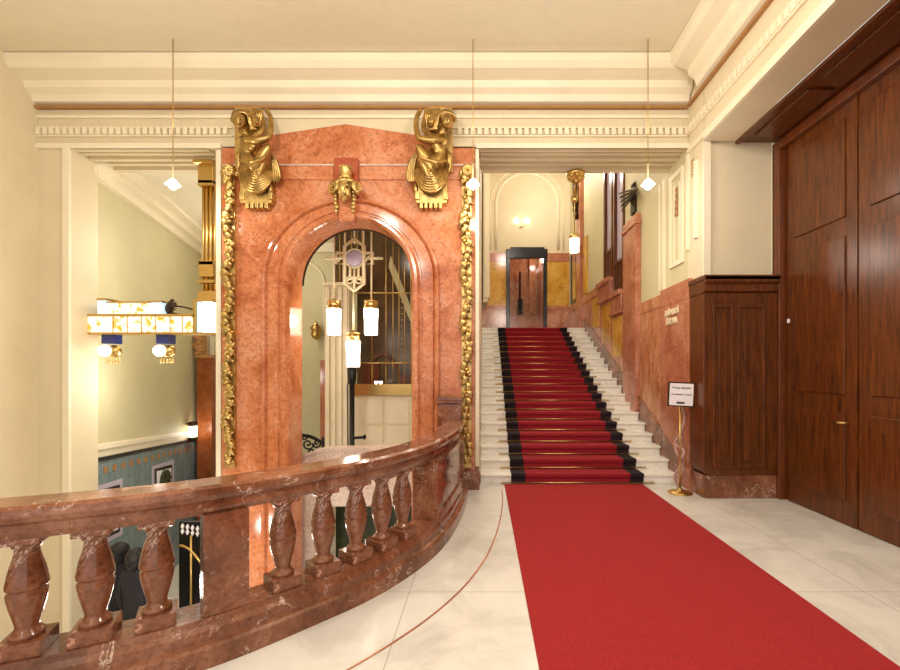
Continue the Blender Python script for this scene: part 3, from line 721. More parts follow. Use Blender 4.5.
# keystone mask
t = thing('keystone_mask', 'gilded crowned face with curling hair on the keystone of the arch', 'mask', (x71(345.5), 6.05, s71(222)))
def K(px, py, d): Y = 6.08-d; return (X(px, Y), Y, Z(py, Y))
mb = MB(); mb.box(K(334, 0, .05)[0], K(357.5, 0, .05)[0], 6.03, 6.13, K(0, 196, .05)[2], K(0, 157.5, .05)[2]); obj('keystone', mb, 'keystone', t, .008)
mb = MB(); mb.hexa([K(339, 221, .08), K(354, 221, .08), (K(354, 221, .08)[0], 6.12, K(354, 221, .08)[2]), (K(339, 221, .08)[0], 6.12, K(339, 221, .08)[2]), K(338, 192, .1), K(355, 192, .1), (K(355, 192, .1)[0], 6.12, K(355, 192, .1)[2]), (K(338, 192, .1)[0], 6.12, K(338, 192, .1)[2])])
obj('tongue', mb, 'orange', t, .008)
mb = MB(); mb.ball(K(344.6, 190.5, .17), (.092, .10, .15), 20)
mb.tube([K(344.6, 187.5, .262), K(344.6, 192.5, .30), K(344.6, 194, .27)], [.010, .020, .018], 8)
for s_ in (-1, 1): mb.tube([K(344.6+s_*1, 186, .262), K(344.6+s_*3, 184.8, .262), K(344.6+s_*5.2, 186, .235)], .009, 6)
mb.ball(K(344.6, 196.9, .255), (.032, .016, .009), 8); mb.ball(K(344.6, 199.4, .20), (.045, .045, .035), 12)
fc = obj('face', mb, 'gold', t)
e = MB()
for s_ in (-1, 1): e.ball(K(344.6+s_*3, 187.6, .25), (.020, .016, .010), 8)
split('eye', e, 'dark', fc)
mb = MB()
for s_ in (-1, 1):
    for k in range(6): mb.tube(catmull([K(345.3, 179.5+k*.5, .24), K(345+s_*5, 180.5+k*.9, .245-.012*k), K(345+s_*9.5, 182+k*1.5, .19), K(345+s_*13.5, 184+k*1.9, .13), K(345+s_*(15.2-k*.7), 188.5+k*.9, .12), K(345+s_*(12-k*.6), 190+k*.4, .14)], 6), .023, 7)
    mb.ball(K(345+s_*12.5, 188, .10), (.062, .05, .075), 10); mb.tube(catmull([K(345+s_*(12.5+4.2*math.cos(a_*1.3)*(1-a_/8)), 188+4.2*math.sin(a_*1.3)*(1-a_/8), .15+.01*a_) for a_ in range(7)], 4), .014, 6)
    for k in range(6): mb.ball(K(345+s_*(8.6+.4*math.sin(k)), 192.5+k*3.8, .10-.005*k), (.042-.012*(k % 2), .045, .036), 10)
mb.ball(K(345.3, 183, .12), (.15, .09, .09), 14)
obj('hair', mb, 'gold', t)
cY = 5.93; cX = X(345.6, cY)
mb = MB(); mb.lathe([(.075, Z(180, cY)), (.083, Z(178, cY)), (.074, Z(176.5, cY)), (.08, Z(171, cY)), (.092, Z(169, cY)), (.086, Z(168.5, cY)), (0, Z(168.5, cY))], (cX, cY, 0), 20)
for k in range(9): a_ = PI+PI*k/8; mb.ball((cX+.082*math.cos(a_), cY+.082*math.sin(a_), Z(168, cY)), .015, 8)
for k in range(5): a_ = PI+PI*(k+.5)/5; mb.ball((cX+.078*math.cos(a_), cY+.078*math.sin(a_), Z(174, cY)), .012, 6)
mb.tube([(cX, 5.95, Z(176, cY)), (cX, 6.04, Z(176, cY))], .05, 8)
obj('crown', mb, 'gold', t)

# ------------------------------------------------------------------ garlands
def garland(pc, label, seed):
    rnd = random.Random(seed); gx = X(pc, 6.06)
    t = thing('garland', label, 'garland', (gx, 6.12, s71(467)), 'gilded garlands on the arch wall')
    w = 5.6/71
    obj('backing', MB().box(gx-w*.85, gx+w*.85, 6.085, 6.128, s71(467), s71(172)), 'gold', t)
    lv = MB(); br = MB(); z = s71(464); i = 0
    def leaf(c, ang, L, wd, lift):
        d = Vector((math.cos(ang), 0, math.sin(ang))); n = Vector((-math.sin(ang), 0, math.cos(ang))); o = Vector((0, -1, 0)); c = Vector(c)
        ts = (0, .3, .6, .85, 1); ws = (.12, .8, 1, .6, .02); rows = []
        for t_, w_ in zip(ts, ws):
            m = c+d*L*t_+o*(lift*math.sin(t_*PI*.85)+.01)
            rows.append([m+n*wd*w_-o*.012, m+n*wd*w_*.5+o*.012, m-o*.0, m-n*wd*w_*.5+o*.012, m-n*wd*w_-o*.012, m-o*.03])
        lv.loft(rows)
    while z < s71(178):
        ph = i*.9
        leaf((gx+.05*math.sin(ph)-.05, 6.07, z), PI/2-.6+rnd.uniform(-.2, .2), .15, .045, .05)
        leaf((gx+.04*math.sin(ph)+.05, 6.07, z+.03), PI/2+.6+rnd.uniform(-.2, .2), .14, .042, .06)
        br.ball((gx+(-1 if i % 2 else 1)*.058+.015*math.sin(ph), 6.05, z+.05), .024, 8)
        if i % 3 == 0:
            for k in range(3): br.ball((gx+.03*math.cos(k*2.1+i), 6.03, z+.1+.03*math.sin(k*2.1+i)), .03, 8)
        z += .10; i += 1
    obj('leaves', lv, 'gold', t); split('berry', br, 'gold', t)
    ro = MB(); cc = (gx+(.02 if pc > 350 else .01), s71(174))
    lv = ro
    def pl(ang, L): 
        ro.tube([(cc[0], 6.05, cc[1]), (cc[0]+L*.6*math.cos(ang), 6.0, cc[1]+L*.6*math.sin(ang)), (cc[0]+L*math.cos(ang), 6.04, cc[1]+L*math.sin(ang))], [.02, .035, .008], 6)
    for k in range(12): pl(2*PI*k/12, .105)
    for k in range(6): pl(2*PI*k/6+.2, .07)
    s_ = 1 if pc < 350 else -1
    for k in range(2): ro.ball((cc[0]+s_*(.07+.03*k)*1, 6.06, cc[1]-.02-.012*k), (.03, .03, .04), 8)
    obj('rosette', ro, 'gold', t)
garland(229, 'gilded foliage garland down the left edge of the arch wall', 1)
garland(466.5, 'gilded foliage garland down the right edge of the arch wall', 2)

# ------------------------------------------------------------------ cable pendants in front of the wall
def cable_lamp(px, label, first=None):
    y = 5.5; x = X(px, y); zb = Z(186, y)
    if first: return dup(first, (x, y, zb), label)
    t = thing('cable_pendant', label, 'pendant lamp', (x, y, zb), 'small glass pendants on thin cables')
    obj('cable', MB().tube([(x, y, zb+.1), (x, y, 5.845)], .006, 6), 'brass', t)
    obj('holder', MB().tube([(x, y, zb+.07), (x, y, zb+.28)], .012, 8), 'pgold', t)
    obj('glass_shade', MB().lathe([(.015, .09), (.03, .08), (.07, .03), (.085, .015), (.08, .01), (.06, .03), (.02, .07), (.01, .085)], (x, y, zb), 20), 'lampw', t)
    obj('bulb', MB().ball((x, y, zb+.005), .05, 20), 'bulb', t)
    return t
c0 = cable_lamp(173, 'lit glass pendant on a thin cable, before the left opening')
cable_lamp(473, 'lit glass pendant on a thin cable, beside the right garland', c0)
cable_lamp(648, 'lit glass pendant on a thin cable, before the opening of the stairs', c0)

# ------------------------------------------------------------------ triple pendant in the arch
y = 7.0; P7 = lambda px, py, dy=0: (X(px, y), y+dy, Z(py, y))
t = thing('triple_pendant', 'gilt pendant with a round lilac disc and three hanging glass cylinders in the arch', 'pendant lamp', (X(354, y), y, Z(367, y)))
rods = MB(); ztop = 4.92
for px, pb in ((334, 300), (345, 250), (354.5, 244), (363.5, 250), (371.5, 300), (353.5, 330)): 
    zt = ztop if px != 353.5 else Z(290, y)
    rods.tube([(X(px, y), y, zt), (X(px, y), y, Z(pb, y))], .015, 6)
rods.box(X(330, y), X(376, y), y-.05, y+.05, 4.88, 4.925)
split('rod', rods, 'pgold', t)
pl = MB()
hx = [P7(354.3, 239.5), P7(364, 246), P7(364, 284), P7(354.3, 291), P7(344.6, 284), P7(344.6, 246)]
pl.tube(hx+[hx[0]], .030, 6)
for a_, b_ in (((354.3, 268), (354.3, 290)), ((350, 266), (350, 276)), ((358.5, 266), (358.5, 276)), ((326, 258.5), (345, 258.5)), ((364, 258.5), (383, 258.5)), ((345, 281), (354.3, 277)), ((354.3, 277), (364, 281))): pl.tube([P7(*a_), P7(*b_)], .022, 6)
for c in (340.5, 368.2):
    sq = [P7(c-4.4, 253), P7(c+4.4, 253), P7(c+4.4, 264), P7(c-4.4, 264)]; pl.tube(sq+[sq[0]], .026, 6); pl.tube([P7(c-3, 262), P7(c, 257), P7(c+3, 256)], .016, 6)
for cx_, cy_, rr in ((354.3, 258.5, 9.3), (349.7, 280, 3.4), (358.9, 280, 3.4)):
    pl.tube([P7(cx_+rr*math.cos(a_), cy_+rr*math.sin(a_)) for a_ in [2*PI*k/20 for k in range(21)]], .014, 6)
obj('frame', pl, 'pgold', t)
obj('disc', MB().lathe([(0, -.02), (.12, -.015), (.135, 0), (.12, .012), (0, .012)], P7(354.3, 258.5), 28, 'y'), 'lilac', t, label='round lilac glass disc')
cap = MB(); gl = MB()
caps = []
for px, py in ((334, 318), (371, 318), (353.2, 350)):
    cx_, zt, zb = X(px, y), Z(py-12, y), Z(py+17, y)
    cp_ = obj('lamp_cap', MB().lathe([(0, zt+.11), (.03, zt+.11), (.05, zt+.09), (.105, zt+.085), (.115, zt+.07), (.105, zt+.06), (.108, zt-.02), (.118, zt-.025), (.118, zt-.05), (0, zt-.05)], (cx_, y, 0), 28), 'brass', t)
    obj('glass_cylinder', MB().lathe([(0, zt-.03), (.112, zt-.03), (.118, zt-.08), (.105, zt-.25), (.105, zb+.03), (.098, zb), (0, zb+.02)], (cx_, y, 0), 28), 'lampw', cp_)

# ------------------------------------------------------------------ lift cage beyond the arch
y = 8.8; q = lambda px: X(px, y); h = lambda py: Z(py, y)
t = thing('lift_cage', 'glazed lift cage with thin gilt bars over cream panels, beyond the arch', 'lift', (q(385), 9.4, 0))
mb = MB(); mb.box(q(349)+.02, q(440), y, 10.6, 0.001, h(395))
for a_, b_ in ((361, 383), (387, 409), (413, 435)): 
    mb.box(q(a_), q(b_), y-.02, y, .1, h(428)); mb.box(q(a_), q(b_), y-.02, y, h(424), h(400))
obj('panelled_base', mb, 'cream_light', t, .006)
obj('gilt_rail', MB().box(q(349)+.02, q(440), y-.09, y+.02, h(395), h(384)), 'brass', t)
bar = MB()
for px in (372, 386, 393, 399, 404.5, 411, 420): bar.tube([(q(px), y, h(385)), (q(px), y, 4.9)], .010, 6)
for py in (293, 363, 230): bar.tube([(q(349)+.02, y-.01, h(py)), (q(440), y-.01, h(py))], .016, 6)
for k in range(12): bar.ball((q(402)+.0, y-.02, h(296+k*6)), .018, 6)
for px in (329, 335, 341, 347, 353, 358): bar.tube([(q(px), y+.3, h(285)), (q(px), y+.3, 4.9)], .012, 6)
split('bar', bar, 'brass', t)
M['smoke'] = plain('brown_smoked_panels', (104, 82, 56), .18, vary=.4, scale=1.2)
obj('inner_panel', MB().box(q(326), q(349)+.02, y+.5, y+.55, h(287), 4.9).box(q(349)+.02, q(440), y+.5, y+.55, h(385), 4.9), 'smoke', t)
ib = MB(); ib.hexa([(q(384), y+.42, h(262)), (q(386), y+.42, h(250)), (q(386), y+.48, h(250)), (q(384), y+.48, h(262)), (q(411), y+.42, h(330)), (q(413), y+.42, h(318)), (q(413), y+.48, h(318)), (q(411), y+.48, h(330))])
obj('stair_stringer', ib, 'cream_olive', t)
mb = MB(); mb.tube([(q(378)+.35*math.cos(a_), y+.45, h(385)+.62*math.sin(a_)) for a_ in [PI*k/16 for k in range(17)]], .03, 6); mb.box(q(356), q(374), y+.4, y+.46, h(385), h(362)); mb.box(q(394), q(412), y+.4, y+.46, h(385), h(375))
obj('cabin_doors', mb, 'wood_red', t)
tt = thing('cup_lights', 'pair of small lit cups on the sill of the lift cage', 'lamp', (q(381), y-.1, h(384)))
for s in (-1, 1): obj('cup', MB().lathe([(0, 0), (.022, 0), (.036, .03), (.038, .055), (0, .055)], (q(379)+s*.045, y-.045, h(384)+.002), 12), 'lampw', tt)
# black iron post with a handle
y = 7.9
t = thing('iron_post', 'black iron post with a short side handle below the middle pendant cylinder', 'post', (X(352, y), y, 0))
obj('post', MB().lathe([(0, .001), (.06, .001), (.06, .03), (.045, .04), (.045, Z(386, y)), (.075, Z(380, y)), (.085, Z(368, y)), (0, Z(367, y))], (X(352, y), y, 0), 16), 'iron', t)
obj('cable', MB().tube([(X(348, y), y, .1), (X(347.5, y), y, Z(385, y)), (X(350, y), y, Z(378, y))], .012, 6), 'iron', t)
obj('handle', MB().tube([(X(352, y), y, Z(438, y)), (X(364, y), y-.03, Z(437, y))], .025, 8).ball((X(365, y), y-.03, Z(436.8, y)), (.03, .04, .05), 10), 'iron', t)
# iron scroll railing
y = 7.6
t = thing('scroll_railing', 'black wrought iron scroll railing at the left foot of the arch', 'railing', (X(312, y), y, -.2))
mb = MB(); sp = lambda cx_, cy_, r0, n_, s=1: [(X(cx_+s*r0*(1-k/n_)*math.cos(k*.5), y), y, Z(cy_+r0*(1-k/n_)*math.sin(k*.5), y)) for k in range(n_)]
for c in ((308, 444, 6, 20, 1), (317, 443, 5, 20, -1), (312, 452, 5, 18, 1), (304, 436, 4, 16, 1)): mb.tube(sp(*c), .016, 6)
mb.tube(catmull([(X(302, y), y, Z(436, y)), (X(308, y), y, Z(436, y)), (X(316, y), y, Z(439, y)), (X(324, y), y, Z(444, y))], 6), .03, 6); mb.tube([(X(300, y), y, Z(460, y)), (X(324, y), y, Z(460, y))], .03, 6)
obj('scrolls', mb, 'iron', t)
for px in (301, 323): obj('upright', MB().tube([(X(px, y), y, Z(437, y)), (X(px, y), y, -2.65)], .022, 6), 'iron', t)
# wall lantern inside
y = 11.05; t = thing('gilt_lantern', 'small gilt wall lantern glimpsed at the left edge inside the arch', 'lamp', (X(316, y), y, Z(342, y)))
obj('body', MB().lathe([(0, Z(340, y)), (.1, Z(338, y)), (.13, Z(334, y)), (.1, Z(330, y)), (.16, Z(329, y)), (.02, Z(322, y)), (0, Z(320, y))], (X(316, y), y, 0), 12).tube([(X(316, y), y, Z(328, y)), (X(316, y), 11.3, Z(325, y))], .02, 6), 'brass', t)

# ------------------------------------------------------------------ pale curved parapet below
t = thing('stone_parapet', 'pale speckled curved stone parapet descending behind the balustrade', 'parapet', (-2, 6.9, -2.65))
pc = catmull([(-3.15, 7.25, .12), (-3.02, 6.95, .2), (-2.8, 6.78, .34), (-2.45, 6.74, .46), (-1.9, 6.74, .48), (-1.3, 6.76, .5), (-.7, 6.8, .5)], 6)
mb = MB(); cpb = MB(); rings = []; rc = []
for i, p in enumerate(pc):
    a_, b_ = Vector(pc[max(0, i-1)][:2]), Vector(pc[min(len(pc)-1, i+1)][:2]); d_ = (b_-a_).normalized(); n_ = Vector((d_.y, -d_.x))
    c = Vector(p[:2]); lo = -2.64 if p[0] < -2.5 else -.42
    for (o0, o1, z0, z1, L) in ((-.09, .09, lo, p[2]-.05, rings), (-.11, .11, p[2]-.05, p[2], rc)):
        A_, B_ = c+n_*o0, c+n_*o1; L.append([(A_.x, A_.y, z0), (B_.x, B_.y, z0), (B_.x, B_.y, z1), (A_.x, A_.y, z1)])
mb.loft(rings, smooth=False); obj('wall', mb, 'pale', t); cpb.loft(rc, smooth=False); obj('coping', cpb, 'pale', t)
# green panels below
t = thing('green_panels', 'dark green glazed panels below the landing, seen between the balusters', 'panelling', (-1.7, 7.26, -2.65))
mb = MB(); mb.box(-2.45, -.6, 7.24, 7.3, -2.65, -.5); 
for k in range(8): mb.box(-2.42+k*.23, -2.24+k*.23, 7.22, 7.24, -2.5, -1.3); mb.box(-2.42+k*.23, -2.24+k*.23, 7.22, 7.24, -1.22, -.58)
obj('panels', mb, 'green', t); obj('top_rail', MB().box(-2.45, -.6, 7.18, 7.3, -.5, -.4), 'iron', t)
# ornate dark screen at lower left
y = 6.7; t = thing('ornate_screen', 'dark ornamental screen with pale diamonds low beside the marble wall', 'screen', (X(192, y), y, -2.65))
obj('panel', MB().box(X(179, y), X(207, y), y, y+.06, -2.65, Z(522, y)), 'iron', t)
mb = MB()
for i in range(5):
    for j in range(2):
        cx_, cz_ = X(183+i*5, y), Z(526+j*5+i*.8, y); mb.prism([(cx_-.025, cz_), (cx_, cz_+.045), (cx_+.025, cz_), (cx_, cz_-.045)], 'xz', y-.02, y-.001)
split('diamond', mb, 'white', t)
mb = MB(); mb.tube([(X(180+k*2.6, y), y-.02, Z(545+k*k*.25, y)) for k in range(11)], .02, 6); mb.tube([(X(192, y), y-.02, Z(535, y)), (X(192, y), y-.02, -2.6)], .02, 6); obj('gilt_arc', mb, 'brass', t)
struct('trim_lower_stringer', MB().box(-3.8, -3.69, 6.13, 6.7, -2.65, -.5), 'cream_light')

# ------------------------------------------------------------------ luminous band chandelier
y = 6.55; q = lambda px: X(px, y); h = lambda py: Z(py, y)
t = thing('glass_chandelier', 'long lit leaded glass light beam hung on gilded rods in the left opening', 'chandelier', (q(150), y, h(363)))
obj('lower_band', MB().box(q(92), q(200), y-.12, y+.12, h(333), h(317)), 'stained', t)
mb = MB(); mb.box(q(91), q(200), y-.13, y+.13, h(317.5), h(315)); mb.box(q(91), q(217), y-.13, y+.13, h(335), h(333)); mb.box(q(112), q(157), y-.11, y+.11, h(304), h(302.5)); mb.box(q(198.5), q(201), y-.13, y+.13, h(333), h(302))
mb.box(q(201), q(216.5), y-.14, y+.14, h(303), h(300)); mb.box(q(104), q(113), y-.13, y+.13, h(301.5), h(299.5)); mb.box(q(155), q(168), y-.12, y+.12, h(303.5), h(302))
for px in (120, 134, 148, 162, 176, 188): mb.box(q(px)-.006, q(px)+.006, y-.127, y+.127, h(333), h(317))
obj('gilt_edging', mb, 'brass', t)
obj('upper_band', MB().box(q(113), q(156), y-.09, y+.09, h(315), h(304)), 'stained', t)
mb = MB()
for a_, b_, z0, z1 in ((156, 167, 315, 303.5), (104, 112.5, 315, 301.5), (202, 208, 333, 303)): mb.box(q(a_), q(b_), y-.11, y+.11, h(z0), h(z1))
split('blue_glass', mb, 'bluegl', t, 0, 'pale blue lit glass block')
obj('end_block', MB().box(q(208.3), q(216), y-.12, y+.12, h(333), h(303)), 'lampw', t)
mb = MB()
for px, r_ in ((203.5, .022), (207, .03), (211, .03), (215, .022)): mb.tube([(q(px), y, h(300)), (q(px), y, 4.74)], r_, 10)
for z0, z1, w0, w1 in ((188, 183, 202, 217), (278, 262, 203, 217), (284, 281, 202, 217.5), (300, 292, 202, 218), (266, 263, 202, 218)): mb.box(q(w0), q(w1), y-.1, y+.1, h(z0), h(z1))
obj('gilt_rods', mb, 'brass', t)
mb = MB(); mb.box(q(202), q(217), y-.1, y+.1, h(186), h(168)); mb.hexa([(q(202), y-.1, h(168)), (q(217), y-.1, h(168)), (q(217), y+.1, h(168)), (q(202), y+.1, h(168)), (q(199.5), y-.14, 4.72), (q(218), y-.14, 4.72), (q(218), y+.14, 4.72), (q(199.5), y+.14, 4.72)])
mb.box(q(199), q(218), y-.15, y+.15, 4.72, 4.77)
obj('rod_capital', mb, 'brass', t, .006)
mb = MB(); rr = random.Random(3)
for k in range(26):
    a_ = rr.uniform(-.3, 2.2); L = rr.uniform(4, 13)
    mb.tube([(q(168), y, h(314)), (q(168+L*.5*math.cos(a_)), y-.03, h(312-L*.5*math.sin(a_))), (q(168+min(L, 11)*math.cos(a_*.8)), y, h(311-L*math.sin(a_)))], [.01, .02, .006], 5)
mb.tube([(q(175), y, h(306)), (q(184), y, h(307)), (q(198), y, h(311))], .014, 6)
obj('metal_flowers', mb, 'dark', t)
for px in (110, 164):
    hd = obj('bead_holder', MB().box(q(px-4), q(px+8), y-.08, y+.08, h(344), h(335)), 'blue', t, label='blue beaded square holder')
    obj('globe', MB().ball((q(px), y-.09, h(351)), .085, 16), 'lampw', hd)
    mb = MB(); mb.ball((q(px+4.5), y, h(351)), (.1, .08, .09), 12)
    for k in range(5): mb.tube([(q(px-3+k*3), y, h(352)), (q(px-3+k*3), y, h(361))], .008, 5); mb.ball((q(px-3+k*3), y, h(362)), .018, 6)
    obj('fringe', mb, 'brass', hd)

# sconce on the brown pilaster
t = thing('wall_sconce', 'lit glass wall sconce with dark gilt ends beside the brown pilaster', 'lamp', W(10.2, Z(441, 10.2), .0))
c = W(10.2, 0, .14)
obj('glass', MB().lathe([(0, Z(437, 10.2)), (.085, Z(437, 10.2)), (.085, Z(426, 10.2)), (0, Z(426, 10.2))], (c.x, c.y, 0), 16), 'lampw', t)
mb = MB(); mb.lathe([(0, Z(426, 10.2)), (.1, Z(426, 10.2)), (.09, Z(422, 10.2)), (0, Z(421.5, 10.2))], (c.x, c.y, 0), 16); mb.lathe([(0, Z(441, 10.2)), (.09, Z(440.5, 10.2)), (.1, Z(437, 10.2)), (0, Z(437, 10.2))], (c.x, c.y, 0), 16)
p = W(10.2, Z(424, 10.2), 0); mb.tube([p, (c.x, c.y, p.z)], .02, 6)
split('bracket', mb, 'dark', t)
# framed mosaics
for y0, y1, zt, lab in ((8.45, 9.43, -.2, 'framed mosaic of a dark tree on the tiled wall, nearer the brown pilaster'), (6.65, 7.4, -.12, 'framed mosaic on the tiled wall cut by the left edge of the balustrade')):
    t = thing('mosaic_panel', lab, 'mosaic', W((y0+y1)/2, zt-.95, .03))
    sl = -.0786*(y1-y0)
    obj('outer_border', wslab(MB(), y0, y1, zt-.95, zt, zt-.95+sl, zt+sl, .03, .038), 'lilac', t)
    obj('dark_border', wslab(MB(), y0+.1, y1-.1, zt-.87, zt-.08, zt-.87+sl, zt-.08+sl, .038, .046), 'iron', t)
    obj('field', wslab(MB(), y0+.17, y1-.17, zt-.81, zt-.14, zt-.81+sl, zt-.14+sl, .046, .054), 'white', t)
    mb = MB(); cy_ = (y0+y1)/2
    for k in range(12):
        a_ = 2*PI*k/12; p = W(cy_+.16*math.cos(a_), zt-.38+.14*math.sin(a_), .056); mb.ball(p, (.05, .07, .07), 8)
    mb.ball(W(cy_, zt-.38, .056), (.04, .12, .12), 8); wslab(mb, cy_-.02, cy_+.02, zt-.75, zt-.4, zt-.75, zt-.4, .054, .07)
    obj('tree', mb, 'green', t)

# ------------------------------------------------------------------ stair pendant
y = 6.9; cx_ = X(574.5, 6.9)
t = thing('stair_pendant', 'gilt pendant with a lit glass cylinder hanging over the staircase', 'pendant lamp', (cx_, y, Z(252, y)))
mb = MB(); mb.lathe([(.05, 4.60), (.09, 4.63), (.12, 4.70), (.14, 4.71), (.14, 4.755), (0, 4.755)], (cx_, 6.81, 0), 20)
for k in range(8): mb.ball((cx_+.12*math.cos(k*PI/4), 6.81+.12*math.sin(k*PI/4), 4.68), .025, 8)
obj('ceiling_mount', mb, 'brass', t)
mb = MB(); mb.tube([(cx_, 6.81, 4.62), (cx_, y, 4.4), (cx_, y, Z(236, y))], .010, 6); mb.tube([(cx_+.03, 6.81, 4.62), (cx_+.04, y, 4.4), (cx_+.03, y, Z(200, y))], .006, 6)
mb.lathe([(0, Z(203, y)), (.04, Z(202, y)), (.06, Z(199, y)), (.03, Z(197, y)), (.05, Z(192, y)), (0, Z(188, y))], (cx_, y, 0), 12)
obj('chain', mb, 'brass', t)
obj('lamp_cap', MB().lathe([(0, Z(234, y)), (.06, Z(234.5, y)), (.085, Z(236, y)), (.08, Z(238, y)), (.075, Z(239, y)), (0, Z(239, y))], (cx_, y, 0), 20), 'brass', t)
obj('glass_cylinder', MB().lathe([(0, Z(238, y)), (.075, Z(238.5, y)), (.08, Z(241, y)), (.07, Z(247, y)), (.07, Z(252, y)), (0, Z(252.5, y))], (cx_, y, 0), 20), 'lampw', t)
# two small glowing globes on back wall
t = thing('twin_globes', 'pair of small glowing globes on the arched back wall above the doorway', 'lamp', (bx(521), BY, bz(225)))
obj('arm', MB().tube([(bx(515.5), BY-.12, bz(225)), (bx(521), BY-.08, bz(227)), (bx(526.5), BY-.12, bz(225))], .012, 6).lathe([(0, -.09), (.05, -.06), (.06, 0), (0, 0)], (bx(521), BY, bz(226.5)), 12, 'y'), 'pgold', t)
for px in (516, 526.5): obj('globe', MB().ball((bx(px), BY-.12, bz(222)), .09, 12), 'lampw', t)

# ------------------------------------------------------------------ two people low on the stairs
def person(px, py, y, label, hair):
    x = X(px, y); top = Z(py, y); zf = -2.64; H = top-zf; k = H/1.75
    t = thing('person', label, 'person', (x, y, zf))
    def v(dx, dy, z, r): return (x+dx*k, y+dy*k, zf+z*k, r*k)
    V = [v(0, 0, .95, .14), v(0, 0, 1.12, .13), v(0, 0, 1.32, .15), v(0, 0, 1.47, .06), v(0, 0, 1.56, .065), v(0, -.01, 1.66, .085)]
    E_ = [(0, 1), (1, 2), (2, 3), (3, 4), (4, 5)]
    for s in (-1, 1):
        n = len(V); V += [v(s*.17, 0, 1.4, .06), v(s*.23, .02, 1.12, .045), v(s*.23, -.06, .88, .035), v(s*.23, -.08, .80, .03), v(s*.09, 0, .88, .09), v(s*.10, -.02, .48, .06), v(s*.10, .02, .10, .045), v(s*.11, -.14, .04, .04)]
        E_ += [(2, n), (n, n+1), (n+1, n+2), (n+2, n+3), (0, n+4), (n+4, n+5), (n+5, n+6), (n+6, n+7)]
    skin('body', V, E_, 'coat', t)
    fh = MB(); fh.ball((x, y-.03*k, zf+1.64*k), (.075*k, .09*k, .105*k), 14); fh.ball((x, y-.125*k, zf+1.63*k), (.014, .02, .02), 8); fh.tube([(x, y, zf+1.47*k), (x, y, zf+1.58*k)], .055*k, 10)
    for s in (-1, 1): fh.ball((x+s*.078*k, y-.01, zf+1.635*k), (.012, .02, .03), 6)
    fh.ball((x, y-.113*k, zf+1.59*k), (.026, .012, .008), 6)
    obj('face', fh, 'skin', t)
    hb = MB(); hb.ball((x, y+.03*k, zf+1.66*k), (hair*k, .13*k, .13*k), 16); hb.ball((x, y+.05*k, zf+1.60*k), (hair*.85*k, .09*k, .14*k), 14)
    for i in range(14): a_ = 2*PI*i/14; hb.ball((x+hair*.8*k*math.cos(a_), y+.05*k, zf+1.68*k+.06*k*math.sin(a_)), .035*k, 8)
    obj('hair', hb, 'hair', t); t.rotation_euler[2] = PI
person(121, 544, 6.45, 'person with full dark hair standing below the balustrade, the taller of two', .13)
person(137, 549.5, 6.15, 'person with rounded dark hair standing below the balustrade, the shorter of two', .10)

# ------------------------------------------------------------------ lights
def fill_globe(x, y, label, e, first=None):  # unseen globe with a point light, added to brighten the lobby
    if first: t = dup(first, (x, y, 5.2), label)
    else:
        t = thing('fill_globe', label, 'fill lamp', (x, y, 5.2), 'added fill globes of the lobby')
        obj('stem', MB().tube([(x, y, 5.34), (x, y, 5.84)], .012, 8).lathe([(0, 5.80), (.07, 5.82), (.08, 5.845), (0, 5.845)], (x, y, 0), 16), 'brass', t)
        obj('globe', MB().ball((x, y, 5.2), .16, 20), 'lampw', t)
    for dz in (-.25,): point('lobby_fill', (x, y, 5.2+dz), e, r=.16)
    return t
g0 = fill_globe(-2.2, 2.2, 'added fill globe above the stairwell side of the lobby', 200)
fill_globe(1.2, 2.2, 'added fill globe above the red carpet', 200, g0)
fill_globe(-2.2, -1.5, 'added fill globe at the back of the lobby, stairwell side', 150, g0)
fill_globe(1.2, -1.5, 'added fill globe at the back of the lobby, carpet side', 150, g0)
for px in (173, 473, 648): point('cable_bulb', (X(px, 5.5), 5.42, Z(186, 5.5)-.06), 22, r=.04)
for px, py in ((334, 322), (371, 322), (353, 354)): point('pendant_bulb', (X(px, 7)+.0, 6.82, Z(py, 7)), 8, r=.1)
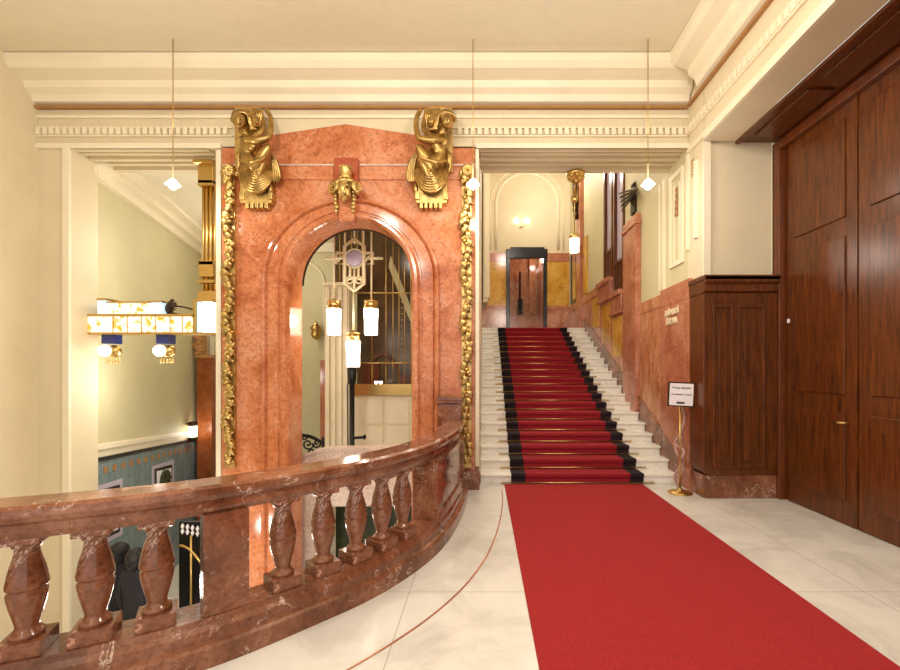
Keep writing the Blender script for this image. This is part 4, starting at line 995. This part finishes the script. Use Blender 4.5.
point('stair_bulb', (cx_, 6.9, Z(257, 6.9)), 35, r=.08)
for px in (130, 175): point('chandelier_bulb', (X(px, 6.5), 6.9, 1.5), 26, r=.15)
point('chandelier_bulb', (X(150, 6.5), 7.0, 3.4), 34, r=.3)
point('sconce_bulb', W(10.2, Z(432, 10.2), .26), 8, r=.05)
def hall_fill(x, y, z, top, label, e):  # added globe out of view, put in to light the halls
    t = thing('hall_fill_pendant', label, 'pendant lamp', (x, y, z))
    obj('stem', MB().tube([(x, y, z+.12), (x, y, top)], .012, 8), 'brass', t); obj('globe', MB().ball((x, y, z), .14, 16), 'lampw', t)
    point('hall_fill_light', (x, y, z-.22), e, r=.14)
hall_fill(.9, 9.2, 6.9, 8.8, 'added fill pendant high over the lower stairs', 125)
hall_fill(1.9, 12.6, 7.6, 8.8, 'added fill pendant high over the upper landing', 130)
hall_fill(-4.9, 9.4, 4.45, 4.93, 'added fill pendant in the left hall', 60)
hall_fill(-1.8, 7.7, 4.55, 4.93, 'added fill pendant behind the arch wall', 16)
point('corridor_fill', (1.9, 15.5, 5.6), 14, r=.1)  # bare fill light added in the corridor, no lamp there
point('lower_fill', (-3.6, 5.0, -.9), 50, r=.15)  # bare fill light down in the well, without any lamp

w = bpy.data.worlds.new('World'); bpy.context.scene.world = w; w.use_nodes = True
w.node_tree.nodes['Background'].inputs[0].default_value = (1, .985, .96, 1); w.node_tree.nodes['Background'].inputs[1].default_value = 1.25

# ------------------------------------------------------------------ camera
cam = bpy.data.cameras.new('camera'); co = bpy.data.objects.new('camera', cam); C.objects.link(co)
co.location = (0, 0, EYE); co.rotation_euler = (PI/2, 0, 0)
cam.sensor_width = 36; cam.lens = 36*F/900; cam.shift_x = (450-VX)/900; cam.shift_y = (VY-335)/900
cam.clip_start = .05
sc = bpy.context.scene; sc.camera = co
sc.view_settings.view_transform = 'Standard'; sc.view_settings.look = 'None'; sc.view_settings.gamma = 1; sc.view_settings.exposure = -0.08; sc.view_settings.use_curve_mapping = False
sc.cycles.max_bounces = 8
